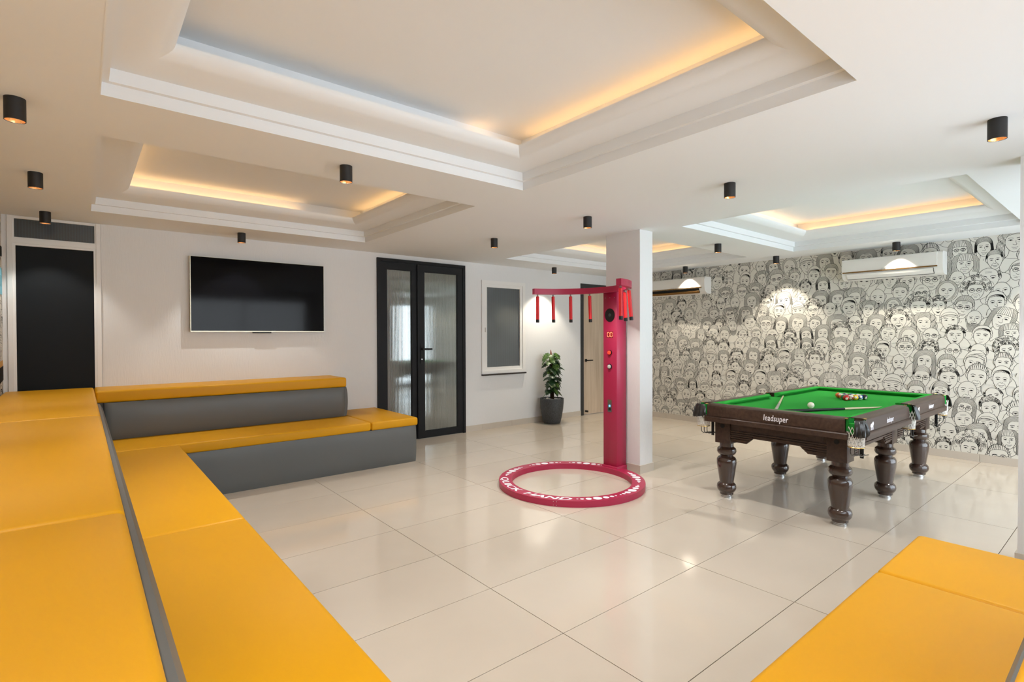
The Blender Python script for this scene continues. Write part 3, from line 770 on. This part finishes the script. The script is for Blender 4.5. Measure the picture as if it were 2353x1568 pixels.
    MB().box(ax + ar + .015, px + d, py - .085, py + .085, 1.9365, 1.985).build('mounting_bracket', M_MAG, o)
    txt = ['leftmost red baton, hanging at the far tip of the magenta arm', 'second red baton from the left tip of the magenta arm', 'third red baton from the left, in front of bare wall', 'fourth red baton from the left, hanging in front of the oak door',
           'thin red baton overlapped between two others right of the post', 'rightmost red baton, tilting outward in front of the column', 'red baton right of the post nearest the arm end']
    for (ang, tilt), tx in zip(((69.6, .0), (53.9, .02), (36.7, .012), (17.4, .03), (-31.9, .03), (-56, .085), (-79.5, .010)), txt):
        x, y = cx + ax + ar * math.cos(D(ang)), cy + ay + ar * math.sin(D(ang))
        t = tag(empty('baton', (x, y, 1.9285)), tx, 'baton', 'red batons hanging from the game machine')
        MB().tube([(0, 0, 0), (0, 0, -.012), (0, 0, -.020)], [.007, .010, .006], 10).build('magnet_stud', M_STEEL, t, True)
        MB().tube([(0, 0, -.020), (0, 0, -.024), (0, 0, -.275)], [.012, .0175, .0175], 14).build('grip', M_RED, t, True)
        MB().tube([(0, 0, -.275), (0, 0, -.306), (0, 0, -.309)], [.0185, .0185, .015], 14).build('end_cap', M_BLACK, t, True)
        # lean along the screen's left-right direction in plan
        t.rotation_euler = (-tilt * .63, -tilt * .77, 0)
machine()

# ------------------------------------------------------------------ pool table
TX, TY = 5.65, 2.0
def pool_table():
    o = tag(empty('pool_table', (TX, TY, 0)), 'dark walnut pool table with green baize and turned legs', 'pool table')
    HL, HW = 1.27, .66; ZB = .815; ZR = .856
    # bed
    MB().box(-HL + .05, HL - .05, -HW + .05, HW - .05, .735, ZB).build('bed', M_CLOTH, o)
    # rails (wood) and cushions
    wood = [(0, ZR - .012), (.018, ZR - .003), (.05, ZR), (.105, ZR), (.105, ZB), (.105, .742), (.004, .742), (.004, .80), (.0, .81)]   # d = distance in from the outer face
    wood = [(0, .752), (0, ZR - .026), (.006, ZR - .012), (.022, ZR - .002), (.045, ZR), (.10, ZR), (.10, .752)]
    lip = [(-.012, .700), (-.012, .738), (-.006, .744), (.008, .752), (.10, .752), (.10, .700)]
    cush = [(.10, ZR), (.125, ZR), (.155, ZR - .008), (.150, ZR - .018), (.118, ZB), (.10, ZB)]
    def run(axis, sgn, a0, a1, trim=True):
        def fn(pt, a):
            d, z = pt
            return (sgn * (HL - d), a, z) if axis == 'x' else (a, sgn * (HW - d), z)
        rl = MB().prism(wood, a0, a1, fn).build('rail', M_WOOD, o)
        auto_smooth(rl.data, 30)
        MB().prism(lip, a0 - .02, a1 + .02, fn).build('rail_lip', M_WOOD, rl)
        # cushions have mitred ends
        n = len(cush); v = []
        for a, s in ((a0, 1), (a1, -1)):
            for d, z in cush: v.append(fn((d, z), a + s * (d - .10) * .9))
        f = [tuple(range(n)), tuple(range(2 * n - 1, n - 1, -1))] + [(i, n + i, n + (i + 1) % n, (i + 1) % n) for i in range(n)]
        MB().add(v, f).build('cushion', M_CLOTH, o)
        return rl
    def rail_print(rl, kind, a, face_axis, sgn, size=.06):
        me = embolden(text_mesh('leadsuper', size, .15, 0, .64, spacing=1.1), .0012) if kind == 't' else None
        if kind == 'l':   # small white animal emblem
            b = MB(); P = [(0, 0), (.055, 0), (.06, .015), (.052, .018), (.05, .028), (0, .026), (-.012, .018), (-.01, 0), (-.004, .012)]
            b.add([(x - .025, y - .01, 0) for x, y in [(-.012, .008), (-.004, .022), (.02, .026), (.04, .036), (.058, .036), (.064, .018), (.054, .006), (.05, -.004), (0, -.004)]], [tuple(range(9))])
            for lx in (-.022, -.008, .012, .024): b.add([(lx, -.014, 0), (lx + .007, -.014, 0), (lx + .008, -.034, 0), (lx - .001, -.034, 0)], [(0, 1, 2, 3)])
            me = b.mesh('emblem', M_WHITEPRINT)
        else: me.materials.append(M_WHITEPRINT)
        for v in me.vertices:
            x, y, q = v.co.x, v.co.y, .0012 + v.co.z
            if face_axis == 'x': v.co = (sgn * (HL + q), a + sgn * x, .792 + y)
            else: v.co = (a - sgn * x, sgn * (HW + q), .792 + y)
        link('brand_lettering' if kind == 't' else 'emblem', me, rl)
    for s in (-1, 1):
        rl = run('x', s, -HW + .105, HW - .105); rail_print(rl, 't', -.05 if s < 0 else 0, 'x', s, .072)
    for s in (-1, 1):
        for q in (-1, 1):
            a0, a1 = (-HL + .105, -.075) if q < 0 else (.075, HL - .105)
            rl = run('y', s, a0, a1)
            rail_print(rl, 't', (a0 + a1) / 2 + .02, 'y', s, .062); rail_print(rl, 'l', a0 + .13, 'y', s)
    # frame under the bed
    MB().box(-HL + .10, HL - .10, -HW + .10, HW - .10, .700, .735).build('slate_frame', M_WOOD, o)
    # legs
    prof = [(.047, .0), (.047, .012), (.040, .014), (.040, .022), (.058, .026), (.060, .045), (.068, .052), (.080, .070), (.084, .092), (.080, .114), (.068, .128), (.060, .134),
            (.062, .150), (.071, .21), (.080, .27), (.0855, .315), (.084, .345), (.072, .365), (.056, .373), (.052, .380), (.060, .386), (.075, .396), (.084, .418), (.080, .442), (.066, .456), (.060, .462), (.060, .498)]
    LX, LY = 1.09, .465
    legm = MB().lathe(prof[4:], 32).mesh('leg', M_LEG, True); footm = MB().lathe(prof[:5], 24).mesh('levelling_foot', M_STEEL, True)
    blk = bevel_box(-.075, .075, -.072, .072, .498, .700, .004, 2, 'leg_block', M_WOOD)
    capm = MB().tube([(-.075, 0, .655), (-.079, 0, .655)], .019, 16).mesh('bolt_cap', M_BLACK)
    for x in (-LX, 0, LX):
        for y in (-LY, LY):
            lg = link('leg', legm, o, (x, y, 0)); link('levelling_foot', footm, lg); link('leg_block', blk, lg)
            if x < 0: link('bolt_cap', capm, lg)
    # aprons between the leg blocks with reeded lower edge and stepped brackets
    def apron(axis, sgn, a0, a1):
        L = a1 - a0; inset = .088
        def pl(a, d, z): return (sgn * (HL - .12 - d), a, z) if axis == 'x' else (a, sgn * (HW - .135 - d), z)
        def slab(poly, d0, d1):
            v = [pl(a, d0, z) for a, z in poly] + [pl(a, d1, z) for a, z in poly]; n = len(poly)
            return v, [tuple(range(n)), tuple(range(2 * n - 1, n - 1, -1))] + [(i, n + i, n + (i + 1) % n, (i + 1) % n) for i in range(n)]
        br = min(.14, L * .2); zc, zb = .575, .522
        prof = [(a0, .700), (a0, zb), (a0 + br, zb), (a0 + br + .06, zc), (a1 - br - .06, zc), (a1 - br, zb), (a1, zb), (a1, .700)]
        ap = MB().add(*slab(prof, .0, .025)).build('apron', M_WOOD, o)
        for k in range(5):
            z = .612 - k * .018
            if z - .004 > zc: segs = [(a0, a1)]
            else: e = br + max(0, (z - zb) / (zc - zb)) * .06; segs = [(a0, a0 + e), (a1 - e, a1)]
            for p, q in segs: MB().add(*slab([(p, z), (q, z), (q, z + .011), (p, z + .011)], -.010, .0)).build('reed', M_WOOD, ap)
        fr = MB(); fr.add(*slab([(a0 + .02, .64), (a1 - .02, .64), (a1 - .02, .69), (a0 + .02, .69)], -.004, 0)); fr.build('apron_panel', M_WOOD, ap)
    for s in (-1, 1): apron('x', s, -LY + .073, LY - .073)
    for s in (-1, 1):
        apron('y', s, -LX + .076, -.076); apron('y', s, .076, LX - .076)
    # pockets: built with the outward direction along +x, then turned into place
    def pocket_meshes(rad):
        M = {}
        # leather shroud: draped hood hanging outside
        v = []; f = []; n = 16
        rows = [(rad * .80, .036), (rad * .96, .026), (rad * 1.10, -.010), (rad * 1.22, -.045), (rad * 1.18, -.062)]
        for ri, (r, z) in enumerate(rows):
            for k in range(n + 1):
                a = D(-38) + D(122) * k / n; rr = r * (1 + .07 * math.sin(k * 2.2) * (ri > 1)); zz = z - (.022 * math.cos(a * 1.1) if ri > 2 else 0)
                v.append((rr * math.cos(a), rr * math.sin(a) * .80, ZB + zz))
        for i in range(len(rows) - 1):
            for k in range(n): f.append((i * (n + 1) + k, i * (n + 1) + k + 1, (i + 1) * (n + 1) + k + 1, (i + 1) * (n + 1) + k))
        me = MB().add(v, f).mesh('pocket_leather', M_LEATHER, fix=False); auto_smooth(me, 60); M['pocket_leather'] = me
        # green lining of the pocket throat
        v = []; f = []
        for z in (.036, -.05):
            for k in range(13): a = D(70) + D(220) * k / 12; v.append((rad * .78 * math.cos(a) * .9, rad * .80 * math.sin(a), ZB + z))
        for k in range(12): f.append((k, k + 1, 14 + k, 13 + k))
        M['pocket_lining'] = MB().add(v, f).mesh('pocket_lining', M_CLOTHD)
        # net: crossing cords on a tapering bag
        b = MB()
        def pt(a, t): r = rad * (.74 - .12 * t); return (rad * .12 + r * math.cos(a), r * math.sin(a), ZB - .015 - .150 * t)
        for k in range(14):
            for sg in (1, -1): b.tube([pt(2 * PI * k / 14 + sg * 1.1 * t, t) for t in (0, .2, .4, .6, .8, 1)], .0022, 4)
        for t in (.55, .62, .69, .76, .83, .9, .97): b.tube([pt(2 * PI * k / 16, t) for k in range(17)], .0022, 4)
        M['net'] = b.mesh('net', M_NET)
        b = MB(); b.tube([(rad * .12 + rad * .64 * math.cos(2 * PI * k / 16), rad * .64 * math.sin(2 * PI * k / 16), ZB - .167) for k in range(17)], .004, 6)
        M['brass_ring'] = b.mesh('brass_ring', M_BRASS, True)
        for wi, yo in enumerate((-.028, 0, .028)):
            zz = ZB - .167; q = rad * .12; b = MB(); b.tube([(q, yo, zz), (q, yo, zz - .035), (q - .006, yo, zz - .058), (q - .03, yo, zz - .072), (q - .12, yo, zz - .078), (q - .22, yo * .8, zz - .088)], .0032, 6)
            M['runway_wire%d' % wi] = b.mesh('runway_wire', M_WIRE, True)
        me = bevel_box(rad * .12 - .155, rad * .12 - .145, -.012, .012, ZB - .275, .70, .001, 1, 'strap', M_BLACK); M['strap'] = me
        # brass plates on the rail ends
        for s in (-1, 1):
            b = MB(); b.box(-rad * .15, rad * .1, s * rad * .80 - .010, s * rad * .80 + .010, ZR - .002, ZR + .0025)
            M['brass_plate%d' % (s + 1)] = b.mesh('brass_plate', M_BRASS)
        return M
    D = math.radians
    MC = pocket_meshes(.082); MM = pocket_meshes(.072)
    k = .052
    for (x, y, a, M) in ((-HL + k, -HW + k, -135, MC), (-HL + k, HW - k, 135, MC), (HL - k, -HW + k, -45, MC), (HL - k, HW - k, 45, MC), (0, -HW + .03, -90, MM), (0, HW - .03, 90, MM)):
        e = link('pocket', None, o, (x, y, 0), (0, 0, D(a)))
        
        for nm, me in M.items():
            q = link(nm.rstrip('012'), me, e)
            if nm.startswith(('runway', 'strap')): q.rotation_euler = (0, 0, D(-180 - a if x <= 0 else -a))
pool_table()

def ball_mat(name, col, stripe):
    m = bpy.data.materials.new(name); m.use_nodes = True; n, l, b = nodes(m)
    b.inputs['Roughness'].default_value = .08; b.inputs['Coat Weight'].default_value = .5
    tc = n.new('ShaderNodeTexCoord'); sx = n.new('ShaderNodeSeparateXYZ'); l.new(tc.outputs['Object'], sx.inputs[0])
    r = .0285
    def math_(op, a, bb):
        q = n.new('ShaderNodeMath'); q.operation = op
        for i, v in enumerate((a, bb)):
            if v is None: continue
            if isinstance(v, (int, float)): q.inputs[i].default_value = v
            else: l.new(v, q.inputs[i])
        return q.outputs[0]
    ax = math_('ABSOLUTE', sx.outputs[0], None); az = math_('ABSOLUTE', sx.outputs[2], None)
    dot = math_('GREATER_THAN', ax, r * .90)
    if stripe: dot = math_('MAXIMUM', dot, math_('GREATER_THAN', az, r * .58))
    mx = n.new('ShaderNodeMix'); mx.data_type = 'RGBA'; l.new(dot, mx.inputs[0])
    mx.inputs[6].default_value = (*col, 1); mx.inputs[7].default_value = (.80, .75, .64, 1); l.new(mx.outputs[2], b.inputs['Base Color'])
    return m
def balls():
    r = .0285; ZB = .815
    bm = bmesh.new(); bmesh.ops.create_uvsphere(bm, u_segments=24, v_segments=14, radius=r); base = bpy.data.meshes.new('ball'); bm.to_mesh(base); bm.free(); auto_smooth(base, 180)
    C = dict(yellow=(.85, .50, .02), blue=(.005, .07, .32), red=(.55, .012, .01), purple=(.06, .01, .14), orange=(.78, .16, .015), green=(.01, .15, .06), maroon=(.20, .008, .012), black=(.006, .006, .007))
    def put(name, col, stripe, x, y, label, rot, group='racked pool balls'):
        me = base.copy(); me.materials.append(ball_mat('ball_' + name, C[col], stripe))
        o = link('pool_ball', me, None, (x, y, ZB + r + .0003), rot); tag(o, label, 'ball', group)
    A = Vector((5.925, 1.945)); d1 = Vector((math.cos(math.radians(-25)), math.sin(math.radians(-25)))) * .0578; d2 = Vector((math.cos(math.radians(35)), math.sin(math.radians(35)))) * .0578
    # (i along the front-right edge, j away from the camera)
    lay = {(0, 0): ('red', 0, 'red ball at the near front corner of the rack'), (1, 0): ('maroon', 1, 'maroon ball beside the near red ball in the front row'), (2, 0): ('yellow', 0, 'solid yellow ball in the middle of the front row'),
           (3, 0): ('blue', 1, 'blue and white striped ball in the front row left of the black'), (4, 0): ('black', 0, 'black ball at the right corner of the rack'),
           (0, 1): ('green', 0, 'dark green ball behind the near red ball on the left edge'), (1, 1): ('maroon', 0, 'solid maroon ball in the second row behind the maroon stripe'), (2, 1): ('yellow', 1, 'yellow striped ball in the second row behind solid yellow'), (3, 1): ('green', 1, 'green striped ball in the second row behind blue'),
           (0, 2): ('orange', 1, 'orange striped ball on the left edge of the rack'), (1, 2): ('purple', 1, 'purple striped ball in the middle of the third row'), (2, 2): ('blue', 0, 'solid blue ball at the back edge of the rack'),
           (0, 3): ('red', 1, 'red striped ball second from the far left corner'), (1, 3): ('purple', 0, 'solid purple ball at the back edge near the left'), (0, 4): ('orange', 0, 'solid orange red ball at the far left corner of the rack')}
    rng = random.Random(3)
    for (i, j), (c, s, lb) in lay.items():
        p = A + d1 * i + d2 * j; put(c + ('_stripe' if s else ''), c, s, p.x, p.y, lb, (rng.uniform(-.5, .5), rng.uniform(-.9, .3), rng.uniform(.2, 1.2)))
    me = base.copy(); me.materials.append(M_BALLW); o = link('cue_ball', me, None, (5.07, 1.944, ZB + r + .0003)); tag(o, 'cream white cue ball alone near the centre of the table', 'ball')
balls()
def cues():
    def cue(label, p, q, mats, joint):
        p, q = Vector(p), Vector(q); L = (q - p).length; o = tag(empty('cue_stick', p), label, 'cue', 'cue sticks on the pool table')
        d = (q - p).normalized(); R = d.to_track_quat('Z', 'Y'); o.rotation_mode = 'QUATERNION'; o.rotation_quaternion = R
        r = lambda t: .0145 - .0085 * t
        MB().tube([(0, 0, 0), (0, 0, .004), (0, 0, L * joint)], [.011, r(0), r(joint)], 12).build('butt', mats[0], o, True)
        MB().tube([(0, 0, L * joint), (0, 0, L * .985)], [r(joint), r(.985)], 12).build('shaft', mats[1], o, True)
        MB().tube([(0, 0, L * .985), (0, 0, L)], [r(.985), r(1)], 10).build('tip', mats[2], o, True)
    cue('grey and wood cue stick pointing away from the near rail', (4.565, 2.032, .8305), (5.80, 2.500, .8225), (M_CUEG, M_CUE, M_BALLW), .42)
    cue('black butted cue stick with pale shaft reaching toward the middle pocket', (4.562, 2.004, .8305), (5.665, 1.468, .826), (M_BLACK, M_CUE, M_BALLW), .55)
cues()

# ------------------------------------------------------------------ potted plant
def plant():
    X, Y = 6.13, 6.415
    o = tag(empty('potted_plant', (X, Y, 0)), 'split-leaf climbing plant on a coir pole in a dark grey pot', 'plant')
    prof = [(.135, .0), (.148, .02), (.170, .12), (.190, .25), (.200, .36), (.200, .41), (.197, .420), (.184, .420), (.180, .395), (.178, .37)]
    MB().lathe(prof, 40).build('pot', M_POT, o, True)
    MB().lathe([(.179, .362), (.179, .374)], 24).build('soil', M_POLE, o)
    rng = random.Random(2); b = MB()
    for k in range(80):
        a = rng.uniform(0, 6.28); r = .155 * math.sqrt(rng.random()); s = rng.uniform(.014, .026); z = .38
        pr = [(.01 * s, -.6 * s), (.8 * s, -.35 * s), (s, 0), (.8 * s, .35 * s), (.05 * s, .55 * s)]
        b.lathe(pr, 7, (r * math.cos(a), r * math.sin(a), z + .4 * s + rng.uniform(0, .012)))
    p = b.build('pebbles', M_PEBBLE, o, True); p['kind'] = 'stuff'
    MB().tube([(0.01, 0, .37), (.0, 0, .7), (-.018, 0, 1.12)], [.034, .036, .034], 12).build('coir_pole', M_POLE, o, True)
    MB().tube([(-.018, 0, 1.12), (-.03, -.01, 1.19), (-.035, -.01, 1.235)], [.018, .013, .004], 8).build('new_shoot', M_SHOOT, o, True)
    # leaf: lobed blade along +x, tip drooping
    def leaf_mesh(m, seed):
        r = random.Random(seed); n = 11; top = []; 
        for k in range(n):
            t = k / (n - 1); wv = .58 * math.sin(PI * min(1, t ** .75 * 1.0)) * (1 - .25 * t) + .02; notch = .50 if (k % 2 == 1 and 2 < k < n - 1) else 1.0
            top.append((t, wv * notch))
        v = []; f = []
        for k, (t, wv) in enumerate(top):
            z = -.35 * t * t; v += [(t, -wv, z - .10 * wv), (t, 0, z + .03), (t, wv, z - .10 * wv)]
        v[0] = (-.10, -.20, -.03); v[2] = (-.10, .20, -.03)
        for k in range(n - 1): a = 3 * k; f += [(a, a + 1, a + 4, a + 3), (a + 1, a + 2, a + 5, a + 4)]
        me = MB().add(v, f).mesh('leaf', m, fix=False); auto_smooth(me, 60); return me
    LM = [leaf_mesh(M_LEAFD, 1), leaf_mesh(M_LEAFM, 2), leaf_mesh(M_LEAFL, 3)]
    stems = MB()
    for k in range(58):
        z = .52 + .66 * (k / 57); a = 2.4 * k + rng.uniform(-.3, .3)
        if math.sin(a) > .75: a = -a
        dr = rng.uniform(.05, .10); px, py = dr * math.cos(a), dr * math.sin(a)
        s = rng.uniform(.115, .17) * (1.0 if z > .65 else .9)
        pick = 1 if z > 1.02 and rng.random() < .7 else (2 if rng.random() < .13 else (1 if rng.random() < .25 else 0))
        l = link('leaf', LM[pick], o, (px, py, z), (rng.uniform(-.5, .5), rng.uniform(.1, .75), a)); l.scale = (s, s, s)
        stems.tube([(0, 0, z - .03), (px * .5, py * .5, z - .005), (px, py, z)], .0035, 5)
    stems.build('leaf_stalks', M_LEAFM, o)
plant()

# ------------------------------------------------------------------ air conditioners
def aircon(yc, zc, label, opened, w2=.53):
    o = tag(empty('air_conditioner', (XR, yc, zc)), label, 'air conditioner', 'wall air conditioners')
    prof = [(0, -.135), (-.10, -.135), (-.155, -.118), (-.190, -.085), (-.205, -.035), (-.210, .04), (-.207, .10), (-.195, .128), (-.17, .138), (0, .138)]
    me = MB().prism(prof, -w2, w2, lambda p, a: (p[0] - .006, a, p[1])).mesh('body', M_AC); auto_smooth(me, 30); body = link('body', me, o)
    pr = [(-.2105, -.030), (-.2155, .04), (-.2125, .10), (-.2005, .130), (-.195, .128), (-.207, .10), (-.210, .04), (-.205, -.030)]
    me = MB().prism(pr, -w2 + .055, w2 - .012, lambda p, a: (p[0] - .0062, a, p[1])).mesh('front_panel', M_AC); auto_smooth(me, 30); link('front_panel', me, o)
    MB().box(-.2235, -.214, -w2 + .05, w2 - .015, -.046, -.030).build('trim_strip', M_ACTRIM, o)
    MB().box(-.2226, -.2215, .03, .085, -.018, -.011).build('badge', M_STEEL, o)
    if opened:
        MB().prism([(-.2125, -.048), (-.1975, -.082), (-.165, -.113), (-.160, -.108), (-.19, -.08), (-.205, -.048)], -w2 + .10, w2 - .03, lambda p, a: (p[0] - .002, a, p[1])).build('air_outlet', M_BLACK, o)
        MB().prism([(-.198, -.094), (-.165, -.128), (-.161, -.125), (-.195, -.091)], -w2 + .10, w2 - .03, lambda p, a: (p[0] - .012, a, p[1])).build('louver', M_ACTRIM, o)
    else:
        q = MB(); q.prism([(-.2105, -.060), (-.2005, -.088), (-.166, -.1235), (-.160, -.118), (-.19, -.08), (-.205, -.055)], -w2 + .09, w2 - .06, lambda p, a: (p[0] - .0045, a, p[1])); q.build('louver', M_AC, o)
        q = MB(); q.prism([(-.167, -.1245), (-.162, -.1285), (-.158, -.122)], -w2 + .088, w2 - .058, lambda p, a: (p[0] - .006, a, p[1]))
        for y in (-w2 + .086,): q.prism([(-.211, -.058), (-.201, -.087), (-.167, -.1235), (-.16, -.118), (-.19, -.08), (-.205, -.055)], y, y + .004, lambda p, a: (p[0] - .0052, a, p[1]))
        q.build('louver_gap', M_BLACK, o)
aircon(2.095, 2.325, 'white air conditioner above the pool table with closed louver', False)
aircon(5.14, 2.29, 'white air conditioner partly hidden by the column with open dark louver', True)

# ------------------------------------------------------------------ ceiling downlights
def downlights():
    body = MB(); R, Hh = .040, .105; n = 24
    v = []; f = []
    rings = [(R, 0), (R, -Hh), (R - .003, -Hh), (R - .003, -.05)]
    body.lathe(rings, n, cap=False); body.add([(R * math.cos(2 * PI * k / n), R * math.sin(2 * PI * k / n), 0) for k in range(n)], [tuple(range(n))])
    bme = body.mesh('housing', M_SPOT, True)
    rme = MB().lathe([(R - .0035, -Hh + .002), (R - .008, -.085), (.018, -.066)], n, cap=False).mesh('reflector', M_COPPER, True)
    ume = MB().lathe([(.018, -.066), (.018, -.062)], 16).mesh('bulb', M_BULB)
    spots = [(-.228, 3.39, 'black ceiling downlight, nearest of the three along the left edge'), (-.228, 4.84, 'middle black downlight of the three along the left edge'), (-.235, 6.30, 'black downlight in front of the ribbed transom glass'), (1.363, 6.29, 'black downlight just above the television'),
             (1.363, 3.38, 'black downlight between the two left ceiling coffers'), (3.71, 4.84, 'black downlight in front of the black double door'), (3.72, 3.40, 'black downlight left of the column top, above the game machine'), (6.075, 6.295, 'small black downlight above the potted plant'),
             (3.72, 1.99, 'black downlight between the large and the right coffer'), (6.09, 3.41, 'black downlight in the open ceiling just right of the column'), (7.692, 4.88, 'black downlight over the partly hidden air conditioner'), (7.695, 3.42, 'black downlight between the two air conditioners'),
             (7.692, 1.987, 'black downlight over the air conditioner above the pool table'), (3.70, .52, 'large black downlight near the right edge of the ceiling'),
             (1.363, .52, 'added unseen black downlight over the near bench behind the camera'),  # from here on: unseen lamps added along the grid for more light
             (-.23, 1.99, 'added unseen black downlight over the left bench beside the camera'), (-.23, .52, 'added unseen black downlight in the near left ceiling corner behind the camera'),
             (6.08, .52, 'added unseen black downlight by the terrace glazing, middle of the near row'), (7.692, .52, 'added unseen black downlight in the near right ceiling corner by the mural')]
    def lamp_power(x, y):
        if x < 0: return 9 if y > 6 else 11.5
        if x < 2 and y > 6: return 15
        if x > 7: return 24 if 3 < y < 4 else 19
        if x < 2: return 34
        return 29 if y > 3 else 19
    for x, y, lb in spots:
        o = tag(empty('ceiling_downlight', (x, y, H)), lb, 'downlight', 'black cylinder downlights')
        link('housing', bme, o); link('reflector', rme, o); link('bulb', ume, o)
        l = bpy.data.lights.new('lamp', 'SPOT'); l.energy = lamp_power(x, y); l.color = (1.0, .90, .74) if (x > 7 or (x > 6 and y > 6)) else (1.0, .975, .925); l.spot_size = math.radians(92); l.spot_blend = .45; l.shadow_soft_size = .012
        link('lamp', l, o, (0, 0, -.070))
downlights()
